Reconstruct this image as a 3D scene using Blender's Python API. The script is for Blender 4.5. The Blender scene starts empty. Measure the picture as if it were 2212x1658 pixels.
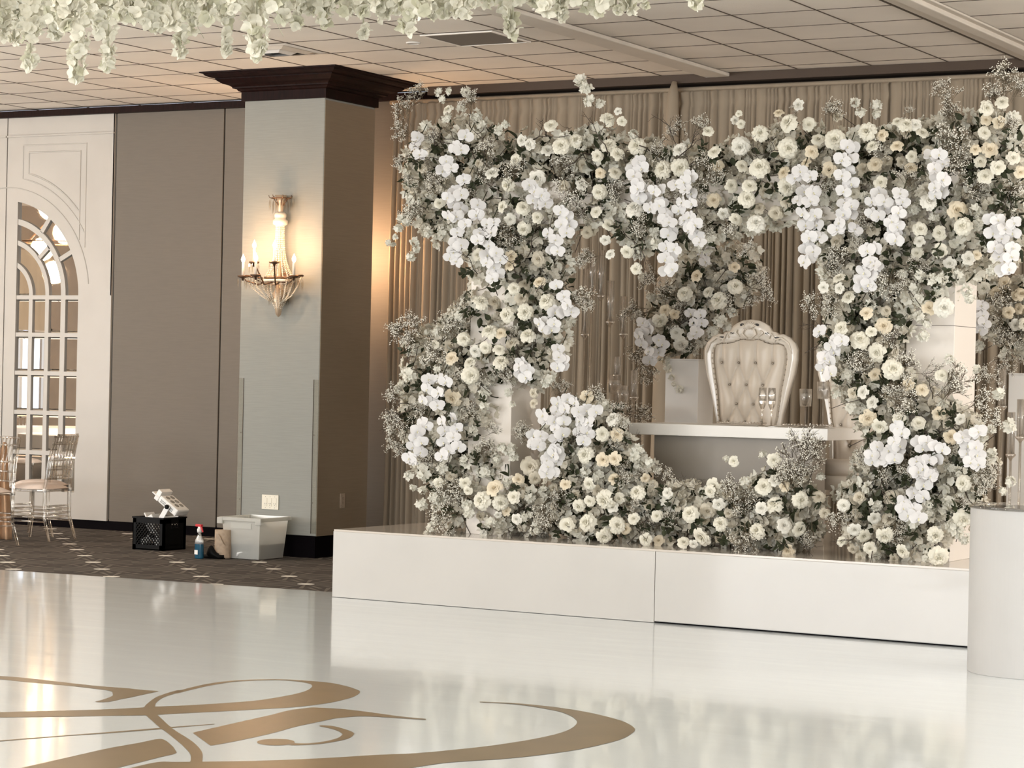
import bpy, math, random
from mathutils import Vector, Matrix, Quaternion
random.seed(7)
scene = bpy.context.scene
COL = scene.collection

# ------------------------------------------------------------------ camera
CAM_Z = 1.48
FPX = 5113.9                      # focal length in pixels of the 2212 wide frame
yaw, pitch, roll = -.5092, -.0016, .0216
fw = Vector((math.sin(yaw)*math.cos(pitch), math.cos(yaw)*math.cos(pitch), math.sin(pitch)))
r0 = Vector((math.cos(yaw), -math.sin(yaw), 0)); u0 = r0.cross(fw)
RT = r0*math.cos(roll)+u0*math.sin(roll); UP = -r0*math.sin(roll)+u0*math.cos(roll)
CP = Vector((0, 0, CAM_Z))
cd = bpy.data.cameras.new('camera'); cam = bpy.data.objects.new('camera', cd); COL.objects.link(cam)
cd.sensor_width = 36; cd.lens = FPX*36/2212; cd.clip_end = 200; cd.clip_start = .05
cam.matrix_world = Matrix(((RT.x, UP.x, -fw.x, 0), (RT.y, UP.y, -fw.y, 0), (RT.z, UP.z, -fw.z, CAM_Z), (0, 0, 0, 1)))
scene.camera = cam
def ray(x, y): return RT*(x-1106)-UP*(y-829)+fw*FPX
def onz(x, y, z): d = ray(x, y); return CP+d*((z-CAM_Z)/d.z)
def ony(x, y, Y): d = ray(x, y); return CP+d*(Y/d.y)
def onx(x, y, X): d = ray(x, y); return CP+d*(X/d.x)
def depth(p): return (Vector(p)-CP).dot(fw)

# ------------------------------------------------------------------ view and light
scene.view_settings.view_transform = 'Standard'; scene.view_settings.look = 'None'
scene.view_settings.exposure = 0.28; scene.view_settings.gamma = 1; scene.view_settings.use_curve_mapping = False
scene.cycles.max_bounces = 7; scene.cycles.transparent_max_bounces = 14; scene.cycles.sample_clamp_indirect = 6
scene.cycles.caustics_reflective = False; scene.cycles.caustics_refractive = False
w = bpy.data.worlds.new('sky'); scene.world = w; w.use_nodes = True
w.node_tree.nodes['Background'].inputs[0].default_value = (.80, .88, 1, 1); w.node_tree.nodes['Background'].inputs[1].default_value = 2.2
def area(name, loc, direction, sx, sy, power, color, spread=180):
    l = bpy.data.lights.new(name, 'AREA'); l.shape = 'RECTANGLE'; l.size = sx; l.size_y = sy; l.energy = power; l.color = color; l.spread = math.radians(spread)
    o = bpy.data.objects.new(name, l); COL.objects.link(o); o.location = loc
    o.rotation_euler = Vector(direction).to_track_quat('-Z', 'Y').to_euler(); return o
# daylight entering through the room's windows (each light sits in a window opening)
area('window_light_rear', (-8.5, -7.85, 2.0), (0, 1, .02), 17, 2.6, 1150, (.98, .99, 1))
area('window_light_left', (-23.8, 0, 2.0), (1, .35, 0), 8, 2.6, 700, (.95, .98, 1))
area('window_light_right', (3.85, 9.9, 2.0), (-1, .25, 0), 3, 2.5, 215, (1, .97, .94))
# soft fill panels added just under the ceiling, facing down
for lx, ly in ((-10, 4), (-5, 4), (-10, 9), (-4.5, 9.5), (0, 6)):
    area('ceiling_fill_light', (lx, ly, 3.93), (0, 0, -1), 1.2, 1.2, 14, (1, .86, .7))
# point fill lights added out of view to brighten ceiling and walls
for lx, ly, lz, e in ((-3, 1.5, 3.1, 200), (-10.5, 3.4, 3.1, 260), (2.2, 14.6, 2.7, 380), (-17.3, 12.6, 1.6, 290), (-18.5, 2, 2.9, 150)):
    l = bpy.data.lights.new('fill_and_chandelier_light', 'POINT'); l.energy = e; l.color = (1, .935, .87); l.shadow_soft_size = .35
    o = bpy.data.objects.new('fill_and_chandelier_light', l); COL.objects.link(o); o.location = (lx, ly, lz)

for i, (ly, lz) in enumerate(((10.1, 2.8), (10.35, 3.1), (9.9, 3.35), (10.2, 3.65))):
    l = bpy.data.lights.new('fill_and_chandelier_light', 'POINT'); l.energy = 105; l.color = (1, .66, .38); l.shadow_soft_size = .15
    o = bpy.data.objects.new('fill_and_chandelier_light', l); COL.objects.link(o); o.location = (-21, ly, lz)

# ------------------------------------------------------------------ materials
M = {}
def mat(name, col, rough=.5, metal=0, spec=.5, noise=0, nscale=20, bump=0, bscale=60, stretch=None, coat=0, transl=0, emit=0, coatr=.05, tint=None):
    m = bpy.data.materials.new(name); m.use_nodes = True; nt = m.node_tree; N = nt.nodes; L = nt.links
    b = N['Principled BSDF']; b.inputs['Base Color'].default_value = (*col, 1)
    b.inputs['Roughness'].default_value = rough; b.inputs['Metallic'].default_value = metal
    b.inputs['Specular IOR Level'].default_value = spec; b.inputs['Coat Weight'].default_value = coat; b.inputs['Coat Roughness'].default_value = coatr
    if emit: b.inputs['Emission Color'].default_value = (*col, 1); b.inputs['Emission Strength'].default_value = emit
    if noise or bump:
        tc = N.new('ShaderNodeTexCoord'); mp = N.new('ShaderNodeMapping'); L.new(tc.outputs['Object'], mp.inputs[0])
        if stretch: mp.inputs['Scale'].default_value = stretch
    if noise:
        n = N.new('ShaderNodeTexNoise'); n.inputs['Scale'].default_value = nscale; n.inputs['Detail'].default_value = 4; L.new(mp.outputs[0], n.inputs[0])
        r = N.new('ShaderNodeValToRGB'); c2 = tint or tuple(c*(1-noise) for c in col)
        r.color_ramp.elements[0].color = (*c2, 1); r.color_ramp.elements[1].color = (*[min(1, c*(1+noise*.3)) for c in col], 1)
        r.color_ramp.elements[0].position = .35; r.color_ramp.elements[1].position = .62
        L.new(n.outputs['Fac'], r.inputs[0]); L.new(r.outputs[0], b.inputs['Base Color'])
    if bump:
        n = N.new('ShaderNodeTexNoise'); n.inputs['Scale'].default_value = bscale; L.new(mp.outputs[0], n.inputs[0])
        bp = N.new('ShaderNodeBump'); bp.inputs['Strength'].default_value = bump; bp.inputs['Distance'].default_value = .01
        L.new(n.outputs['Fac'], bp.inputs['Height']); L.new(bp.outputs[0], b.inputs['Normal'])
    if transl:
        t = N.new('ShaderNodeBsdfTranslucent'); t.inputs[0].default_value = (*col, 1); mx = N.new('ShaderNodeMixShader'); mx.inputs[0].default_value = transl
        L.new(b.outputs[0], mx.inputs[1]); L.new(t.outputs[0], mx.inputs[2]); L.new(mx.outputs[0], N['Material Output'].inputs[0])
    M[name] = m; return m
def clear(name, tint, gloss=.15, rough=.02, fres=.6):
    """thin clear plastic or glass: see-through with a fresnel gloss"""
    m = bpy.data.materials.new(name); m.use_nodes = True; nt = m.node_tree; N = nt.nodes; L = nt.links; N.clear()
    o = N.new('ShaderNodeOutputMaterial'); t = N.new('ShaderNodeBsdfTransparent'); t.inputs[0].default_value = (*tint, 1)
    g = N.new('ShaderNodeBsdfGlossy'); g.inputs['Roughness'].default_value = rough; g.inputs[0].default_value = (1, .98, .95, 1)
    f = N.new('ShaderNodeLayerWeight'); f.inputs[0].default_value = .45
    a = N.new('ShaderNodeMath'); a.operation = 'MULTIPLY_ADD'; a.inputs[1].default_value = fres; a.inputs[2].default_value = gloss; a.use_clamp = True
    x = N.new('ShaderNodeMixShader'); L.new(f.outputs['Fresnel'], a.inputs[0]); L.new(a.outputs[0], x.inputs[0]); L.new(t.outputs[0], x.inputs[1]); L.new(g.outputs[0], x.inputs[2])
    L.new(x.outputs[0], o.inputs[0]); M[name] = m; return m
mat('wall_panel', (.19, .17, .145), .75, spec=.2, noise=.04, nscale=6, stretch=(1, 1, 14), bump=.08, bscale=90)
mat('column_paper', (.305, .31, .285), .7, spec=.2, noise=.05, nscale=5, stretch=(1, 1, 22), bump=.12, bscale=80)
mat('door_paint', (.49, .475, .445), .45, noise=.04, nscale=3)
mat('mirror', (.86, .86, .85), .01, 1)
mat('dark_wood', (.013, .004, .0035), .5, spec=.12, noise=.5, nscale=8, stretch=(8, 1, 1))
mat('black_base', (.003, .002, .003), .7, spec=.05)
mat('black_plastic', (.004, .004, .004), .5, spec=.12)
mat('tile', (.93, .87, .79), .9, noise=.07, nscale=1.3, bump=.2, bscale=160)
mat('beam_paint', (.72, .66, .58), .8, noise=.05, nscale=3)
mat('grid_dark', (.10, .075, .055), .7)
mat('vent_grey', (.20, .18, .16), .7)
mat('white_enamel', (.85, .82, .78), .3)
mat('drape', (.395, .33, .25), .85, spec=.1, noise=.08, nscale=8, stretch=(1, 1, .15), transl=.12)
mat('ceiling_edge', (.075, .05, .034), .7)
mat('table_taupe', (.32, .285, .24), .4)
mat('bead', (.93, .86, .74), .12, spec=.8, transl=.3)
mat('sconce_gilt', (.62, .48, .34), .3, .5)
mat('stage_white', (.54, .52, .49), .28, noise=.03, nscale=2, coat=.3)
mat('stage_top', (.62, .57, .51), .09, noise=.04, nscale=2)
mat('gold', (.22, .16, .085), .3, .15, noise=.10, nscale=4)
mat('plinth_white', (.80, .775, .735), .45, noise=.03, nscale=4, bump=.05, bscale=200)
mat('arch_white', (.84, .78, .71), .5)
mat('table_white', (.90, .87, .82), .3)
mat('throne_frame', (.80, .73, .63), .22, coat=.5)
mat('throne_leather', (.70, .62, .52), .38)
mat('stud', (.45, .40, .34), .25, .8)
mat('rose_ivory', (.88, .85, .735), .6, spec=.2, transl=.22)
mat('rose_white', (.88, .86, .78), .6, spec=.2, transl=.22)
mat('rose_cream', (.88, .79, .62), .6, spec=.2, transl=.22)
mat('rose_shaded', (.80, .74, .61), .6, spec=.2, transl=.25)  # darker rose colour: shade on the rear roses is put into it
mat('orchid', (.80, .79, .785), .6, spec=.2, transl=.2)
mat('orchid_lip', (.70, .66, .42), .5)
mat('blossom', (.86, .845, .76), .6, spec=.2, transl=.3)
mat('blossom_shaded', (.74, .70, .60), .65, spec=.2, transl=.25)  # off-white darkened to carry the shade among the filler blossoms
mat('breath', (.88, .85, .76), .6)
mat('breath_stem', (.11, .085, .05), .7)
mat('twig', (.05, .035, .025), .7)
mat('leaf', (.045, .052, .026), .55, spec=.25, noise=.4, nscale=30)
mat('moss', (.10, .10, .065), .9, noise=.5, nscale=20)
mat('column_side_shade', (.27, .215, .155), .75, spec=.15, noise=.05, nscale=5, stretch=(1, 1, 22))  # brown shade of the column's side face, put into its colour
mat('cylinder_white', (.48, .47, .455), .45, noise=.02, nscale=4)
mat('wisteria', (.74, .72, .62), .6, spec=.2, transl=.35)
mat('wisteria_green', (.60, .59, .46), .6, transl=.4)
mat('bronze', (.16, .095, .06), .35, .7)
mat('sconce_ivory', (.85, .72, .58), .4)
mat('bulb', (1, .72, .42), .3, emit=26)
mat('candle', (.92, .88, .80), .5, transl=.2)
mat('chair_cushion', (.80, .69, .62), .7, noise=.06, nscale=12)
mat('outlet_ivory', (.80, .75, .62), .35)
mat('outlet_beige', (.42, .34, .26), .4)
mat('dark_hole', (.02, .015, .012), .5)
mat('fixture_white', (.86, .86, .84), .35)
mat('lens', (.35, .34, .31), .08, .3)
mat('spray_blue', (.012, .075, .13), .15)
mat('spray_red', (.55, .03, .04), .35)
mat('kraft', (.48, .37, .27), .8, noise=.12, nscale=30)
mat('tan_cloth', (.52, .33, .20), .8, noise=.15, nscale=14, stretch=(3, 3, 1))
mat('water', (.10, .115, .10), .12)
mat('silver', (.75, .72, .68), .15, .9)
mat('hall_wall', (.50, .44, .37), .8, noise=.05, nscale=3)
mat('back_wall', (.22, .17, .125), .8, noise=.08, nscale=3)
clear('acrylic', (.90, .88, .85), .06)
clear('glass', (1, 1, 1), .03)
clear('guard_film', (.92, .91, .885), 0, .5, .03)
clear('crystal', (.97, .93, .88), .22, .05)
clear('bin_plastic', (.80, .80, .76), .05, .3)
# bin: milky plastic
b = M['bin_plastic']; N = b.node_tree.nodes; df = N.new('ShaderNodeBsdfTranslucent'); df.inputs[0].default_value = (.86, .86, .82, 1)
d2 = N.new('ShaderNodeBsdfDiffuse'); d2.inputs[0].default_value = (.92, .92, .88, 1); m1 = N.new('ShaderNodeMixShader'); m2 = N.new('ShaderNodeMixShader')
out = [n for n in N if n.type == 'OUTPUT_MATERIAL'][0]; src = out.inputs[0].links[0].from_socket; L = b.node_tree.links
m1.inputs[0].default_value = .45; m2.inputs[0].default_value = .80
L.new(df.outputs[0], m1.inputs[1]); L.new(d2.outputs[0], m1.inputs[2]); L.new(src, m2.inputs[1]); L.new(m1.outputs[0], m2.inputs[2]); L.new(m2.outputs[0], out.inputs[0])

def floor_vinyl():
    m = mat('dance_vinyl', (.735, .785, .80), .14, spec=.4, coat=.28, coatr=.05); nt = m.node_tree; N = nt.nodes; L = nt.links; b = N['Principled BSDF']
    tc = N.new('ShaderNodeTexCoord'); mp = N.new('ShaderNodeMapping'); mp.inputs['Rotation'].default_value = (0, 0, -.5); mp.inputs['Scale'].default_value = (.5, 2.2, 1)
    n = N.new('ShaderNodeTexNoise'); n.inputs['Scale'].default_value = 3; n.inputs['Detail'].default_value = 3
    bp = N.new('ShaderNodeBump'); bp.inputs['Strength'].default_value = .10; bp.inputs['Distance'].default_value = .004
    L.new(tc.outputs['Object'], mp.inputs[0]); L.new(mp.outputs[0], n.inputs[0]); L.new(n.outputs['Fac'], bp.inputs['Height']); L.new(bp.outputs[0], b.inputs['Normal']); L.new(bp.outputs[0], b.inputs['Coat Normal'])
    r = N.new('ShaderNodeMapRange'); r.inputs[3].default_value = .06; r.inputs[4].default_value = .18; L.new(n.outputs['Fac'], r.inputs[0]); L.new(r.outputs[0], b.inputs['Roughness'])
floor_vinyl()
def carpet():
    m = mat('carpet', (.105, .082, .064), .95); nt = m.node_tree; N = nt.nodes; L = nt.links; b = N['Principled BSDF']
    def math_(op, a, c=None, d=None):
        n = N.new('ShaderNodeMath'); n.operation = op
        for i, v in enumerate((a, c, d)):
            if v is None: continue
            if isinstance(v, (int, float)): n.inputs[i].default_value = v
            else: L.new(v, n.inputs[i])
        return n.outputs[0]
    g = N.new('ShaderNodeNewGeometry'); s = N.new('ShaderNodeSeparateXYZ'); L.new(g.outputs['Position'], s.inputs[0])
    # two interleaved square lattices of woven starbursts, 0.92 m apart
    tot = None; dot = None
    for ox, oy in ((0, 0), (.46, .46)):
        px = math_('SUBTRACT', math_('PINGPONG', math_('ADD', s.outputs[0], 10.84+.46+92+ox), .92), .46)
        fx = math_('SUBTRACT', math_('MODULO', math_('ADD', s.outputs[0], 10.84+.46+92+ox), .92), .46)
        fy = math_('SUBTRACT', math_('MODULO', math_('ADD', s.outputs[1], -14.46+.46+92+oy), .92), .46)
        r = math_('SQRT', math_('ADD', math_('MULTIPLY', fx, fx), math_('MULTIPLY', fy, fy)))
        th = math_('ARCTAN2', fy, fx)
        sp = math_('GREATER_THAN', math_('SINE', math_('MULTIPLY', th, 16)), math_('MULTIPLY_ADD', r, 1.3, .30))
        ring = math_('MULTIPLY', math_('GREATER_THAN', r, .07), math_('LESS_THAN', r, .36))
        k = math_('MULTIPLY', sp, ring); d = math_('LESS_THAN', r, .062)
        tot = k if tot is None else math_('MAXIMUM', tot, k); dot = d if dot is None else math_('MAXIMUM', dot, d)
    no = N.new('ShaderNodeTexNoise'); no.inputs['Scale'].default_value = 9; no.inputs['Detail'].default_value = 6; L.new(g.outputs['Position'], no.inputs[0])
    cr = N.new('ShaderNodeValToRGB'); cr.color_ramp.elements[0].position = .38; cr.color_ramp.elements[1].position = .66
    cr.color_ramp.elements[0].color = (.038, .030, .0235, 1); cr.color_ramp.elements[1].color = (.060, .048, .038, 1); L.new(no.outputs['Fac'], cr.inputs[0])
    a = N.new('ShaderNodeMix'); a.data_type = 'RGBA'; L.new(math_('MULTIPLY', tot, .75), a.inputs[0]); L.new(cr.outputs[0], a.inputs[6]); a.inputs[7].default_value = (.19, .162, .135, 1)
    c = N.new('ShaderNodeMix'); c.data_type = 'RGBA'; L.new(dot, c.inputs[0]); L.new(a.outputs[2], c.inputs[6]); c.inputs[7].default_value = (.80, .78, .72, 1)
    L.new(c.outputs[2], b.inputs['Base Color'])
carpet()

# ------------------------------------------------------------------ mesh helpers
def tag(o, label=None, cat=None, group=None, kind=None):
    for k, v in (('label', label), ('category', cat), ('group', group), ('kind', kind)):
        if v: o[k] = v
    return o
def empty(name, loc, rz=0, **kw):
    o = bpy.data.objects.new(name, None); COL.objects.link(o); o.location = loc; o.rotation_euler[2] = rz; o.empty_display_size = .1
    return tag(o, **kw)
class MB:
    def __init__(s): s.v = []; s.f = []; s.m = []; s.mi = 0; s.mats = []
    def use(s, name):
        if name not in s.mats: s.mats.append(name)
        s.mi = s.mats.index(name); return s
    def face(s, *idx): s.f.append(idx); s.m.append(s.mi)
    def add(s, pts, faces):
        o = len(s.v); s.v += [tuple(p) for p in pts]
        for f in faces: s.face(*[i+o for i in f])
        return s
    def box(s, a, b):
        (x0, y0, z0), (x1, y1, z1) = a, b
        return s.add([(x0, y0, z0), (x1, y0, z0), (x1, y1, z0), (x0, y1, z0), (x0, y0, z1), (x1, y0, z1), (x1, y1, z1), (x0, y1, z1)],
                     [(0, 3, 2, 1), (4, 5, 6, 7), (0, 1, 5, 4), (1, 2, 6, 5), (2, 3, 7, 6), (3, 0, 4, 7)])
    def prism(s, poly, z0, z1):
        n = len(poly); return s.add([(x, y, z0) for x, y in poly]+[(x, y, z1) for x, y in poly],
                [tuple(range(n-1, -1, -1)), tuple(range(n, 2*n))]+[(i, (i+1) % n, (i+1) % n+n, i+n) for i in range(n)])
    def tube(s, pts, r, n=6, cap=True):
        pts = [Vector(p) for p in pts]; k = len(pts); rs = r if isinstance(r, (list, tuple)) else [r]*k; o = len(s.v); ref = None
        for i, p in enumerate(pts):
            d = (pts[min(i+1, k-1)]-pts[max(i-1, 0)]).normalized()
            if ref is None: ref = d.orthogonal().normalized()
            ref = (ref-d*ref.dot(d)); ref = ref.normalized() if ref.length > 1e-6 else d.orthogonal().normalized(); b = d.cross(ref)
            for j in range(n):
                a = 2*math.pi*j/n; s.v.append(tuple(p+(ref*math.cos(a)+b*math.sin(a))*rs[i]))
        for i in range(k-1):
            for j in range(n): s.face(o+i*n+j, o+i*n+(j+1) % n, o+(i+1)*n+(j+1) % n, o+(i+1)*n+j)
        if cap: s.face(*[o+j for j in range(n-1, -1, -1)]); s.face(*[o+(k-1)*n+j for j in range(n)])
        return s
    def lathe(s, prof, c=(0, 0, 0), n=24, sx=1, sy=1):
        o = len(s.v); k = len(prof)
        for r, z in prof:
            for j in range(n): a = 2*math.pi*j/n; s.v.append((c[0]+r*sx*math.cos(a), c[1]+r*sy*math.sin(a), c[2]+z))
        for i in range(k-1):
            for j in range(n): s.face(o+i*n+j, o+i*n+(j+1) % n, o+(i+1)*n+(j+1) % n, o+(i+1)*n+j)
        if prof[0][0] > 1e-4: s.face(*[o+j for j in range(n-1, -1, -1)])
        if prof[-1][0] > 1e-4: s.face(*[o+(k-1)*n+j for j in range(n)])
        return s
    def ball(s, c, r, n=6, m=4, sz=1):
        return s.lathe([(max(r*math.sin(math.pi*i/m), 1e-5), -r*sz*math.cos(math.pi*i/m)) for i in range(m+1)], c, n)
    def octa(s, c, r):
        x, y, z = c; return s.add([(x+r, y, z), (x-r, y, z), (x, y+r, z), (x, y-r, z), (x, y, z+r), (x, y, z-r)],
            [(0, 2, 4), (2, 1, 4), (1, 3, 4), (3, 0, 4), (2, 0, 5), (1, 2, 5), (3, 1, 5), (0, 3, 5)])
    def grid(s, fn, nu, nv):
        o = len(s.v)
        for j in range(nv+1):
            for i in range(nu+1): s.v.append(tuple(fn(i/nu, j/nv)))
        for j in range(nv):
            for i in range(nu): a = o+j*(nu+1)+i; s.face(a, a+1, a+nu+2, a+nu+1)
        return s
    def merge(s, other, mx):
        o = len(s.v); s.v += [tuple(mx @ Vector(p)) for p in other.v]
        mm = {}
        for i, nme in enumerate(other.mats):
            s.use(nme); mm[i] = s.mi
        for f, k in zip(other.f, other.m): s.f.append(tuple(i+o for i in f)); s.m.append(mm.get(k, 0))
        return s
    def mesh(s, name, smooth=False, bevel=0):
        me = bpy.data.meshes.new(name); me.from_pydata(s.v, [], s.f)
        for nme in s.mats: me.materials.append(M[nme])
        me.polygons.foreach_set('material_index', s.m)
        me.polygons.foreach_set('use_smooth', [smooth]*len(s.f)); me.update(); return me
    def build(s, name, parent=None, smooth=False, bevel=0, loc=None, **kw):
        o = bpy.data.objects.new(name, s.mesh(name, smooth)); COL.objects.link(o)
        if parent: o.parent = parent
        if loc: o.location = loc
        if bevel:
            md = o.modifiers.new('bevel', 'BEVEL'); md.width = bevel; md.segments = 2; md.limit_method = 'ANGLE'; md.angle_limit = .6
        return tag(o, **kw)
def place(me, name, parent, mx):
    o = bpy.data.objects.new(name, me); COL.objects.link(o); o.parent = parent; o.matrix_local = mx; return o
def face_mx(p, n, size, spin=0):
    q = Vector(n).to_track_quat('Z', 'Y'); return Matrix.Translation(p) @ q.to_matrix().to_4x4() @ Matrix.Rotation(spin, 4, 'Z') @ Matrix.Diagonal((size, size, size, 1))
def copy_tree(o, loc=None, rz=None, **kw):
    def rec(a, par):
        c = a.copy(); COL.objects.link(c); c.parent = par
        for ch in kids.get(a.name, []): rec(ch, c)
        return c
    kids = {}
    for x in COL.objects:
        if x.parent: kids.setdefault(x.parent.name, []).append(x)
    c = rec(o, None)
    if loc is not None: c.location = loc
    if rz is not None: c.rotation_euler[2] = rz
    return tag(c, **kw)
ST = dict(kind='structure')
# ------------------------------------------------------------------ room
YW = 17.5; ZC = 3.96; XL, XR, YB = -24.0, 4.0, -8.0
MB().use('carpet').add([(XL, YB, 0), (XR, YB, 0), (XR, YW, 0), (XL, YW, 0)], [(0, 1, 2, 3)]).build('floor', **ST)
# white vinyl dance floor laid on the carpet; its far edge as seen left of the stage
e0, e1 = onz(0, 1230, .004), onz(718, 1278, .004); dv = (e1-e0)/(e1.x-e0.x)
ex = lambda x: e0.y+dv.y*(x-e0.x)
MB().use('dance_vinyl').prism([(-19, 1), (2.5, 1), (2.5, 13.3), (e1.x, e1.y), (e0.x, e0.y), (-19, ex(-19))], .0005, .004).build('dance_floor', label='glossy white vinyl dance floor sheet with gold monogram laid on the dark carpet', cat='dance floor')
# ceiling tiles and their T-bar grid
c = MB().use('tile').add([(XL, YB, ZC), (XL, YW, ZC), (XR, YW, ZC), (XR, YB, ZC)], [(0, 1, 2, 3)]).build('ceiling', **ST)
T = .61; gx, gy = -7.119, 14.562; gap = 1.935*T
g = MB().use('grid_dark'); x = gx
xs = [gx+T*i for i in range(0, 3)]+[gx+T*i for i in range(5, 18)]+[gx-gap-T*i for i in range(0, 26)]
for x in xs:
    if XL < x < XR: g.box((x-.0055, 2, ZC-.003), (x+.0055, YW, ZC))
y = gy+4*T
while y > 2: g.box((XL, y-.0045, ZC-.003), (XR, y+.0045, ZC)); y -= T
g.build('ceiling_grid', c)
# shallow boxed runs crossing the ceiling
def run(x0, x1, h, name):
    o = MB().use('beam_paint').box((x0, 2, ZC-h), (x1, YW, ZC-.0045)).build(name, bevel=.008, **ST)
    MB().use('grid_dark').box((x0-.02, 2, ZC-.02), (x0, YW, ZC-.0045)).build('shadow_gap', o)
run(-7.91, -7.70, .035, 'trim_1'); run(-5.32, -5.04, .02, 'trim_2'); run(-5.19, -5.09, .05, 'trim_3')
# far wall: folding partition panels, dark head rail, black base rail
o = MB().use('black_base').box((XL, YW+.02, 0), (XR, YW+.1, ZC)).build('wall_far', **ST)
MB().use('dark_wood').box((XL, YW-.10, ZC-.075), (-10.55, YW+.02, ZC-.015)).build('trim_4', **ST)
MB().use('black_base').box((XL, YW-.02, 0), (-10.4, YW+.02, .10)).build('baseboard_far', **ST)
seams = [-12.80, -14.04]
pan_left = [(-16.66-1.24*i, -16.66-1.24*(i+1)) for i in range(6)]
pan = lambda x0, x1, n: MB().use('wall_panel').box((x0+.008, YW-.03, .085), (x1-.008, YW+.02, ZC-.05)).build('wall_panel', bevel=.004, kind='structure')
[pan(b_, a, 0) for a, b_ in pan_left]; pan(-14.04, -12.80, 1); pan(-12.80, -10.6, 2); pan(-10.6, -8, 3); pan(-8, XR, 4)
# other walls of the ballroom with their windows
def wall_with_windows(axis, pos, lo, hi, wins, z0, z1, name, depth_=.2, s=1):
    m = MB().use('back_wall' if name == 'wall_left' else 'hall_wall')
    cuts = [lo]+[v for a, b in wins for v in (a, b)]+[hi]
    def bx(a, b, za, zb):
        if axis == 'x': m.box((min(pos, pos+s*depth_), a, za), (max(pos, pos+s*depth_), b, zb))
        else: m.box((a, min(pos, pos+s*depth_), za), (b, max(pos, pos+s*depth_), zb))
    for i in range(0, len(cuts), 2): bx(cuts[i], cuts[i+1], 0, ZC)
    for a, b in wins: bx(a, b, 0, z0); bx(a, b, z1, ZC)
    m.build(name, **ST)
wall_with_windows('x', XL, YB, YW+.1, [(-4.5, -1), (0, 3.5), (6.6, 8.3)], .75, 3.3, 'wall_left', s=-1)
MB().use('drape').box((XL-.04, 6.55, 2.1), (XL-.01, 8.35, 3.35)).box((XL-.05, 6.55, 2.08), (XL+.0, 8.35, 2.12)).build('added_window_blind', label='taupe blind added to cut the bright window top, seen only in the mirrored doors', cat='blind')  # blind added to shorten the window's bright reflection in the mirrors
wall_with_windows('y', YB, XL, XR, [(-17, -12), (-11, -6), (-5, 0)], .75, 3.3, 'wall_rear', s=-1)
wall_with_windows('x', XR, YB, YW+.1, [(5, 8), (8.4, 11.4)], .75, 3.3, 'wall_right', s=1)
n = 0
for ax, pos, a, b in (('x', XL-.1, -4.5, -1), ('x', XL-.1, 0, 3.5), ('x', XL-.1, 6.6, 8.3), ('y', YB-.1, -17, -12), ('y', YB-.1, -11, -6), ('y', YB-.1, -5, 0), ('x', XR+.1, 5, 8), ('x', XR+.1, 8.4, 11.4)):
    n += 1; m = MB().use('door_paint'); k = 3
    for i in range(k+1):
        t = a+(b-a)*i/k
        m.box(*(((pos-.03, t-.03, .75), (pos+.03, t+.03, 3.3)) if ax == 'x' else ((t-.03, pos-.03, .75), (t+.03, pos+.03, 3.3))))
    for z in (.75, 2.4, 3.26): m.box(*(((pos-.03, a, z), (pos+.03, b, z+.05)) if ax == 'x' else ((a, pos-.03, z), (b, pos+.03, z+.05))))
    m.build('window_%d' % n, **ST)

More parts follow.
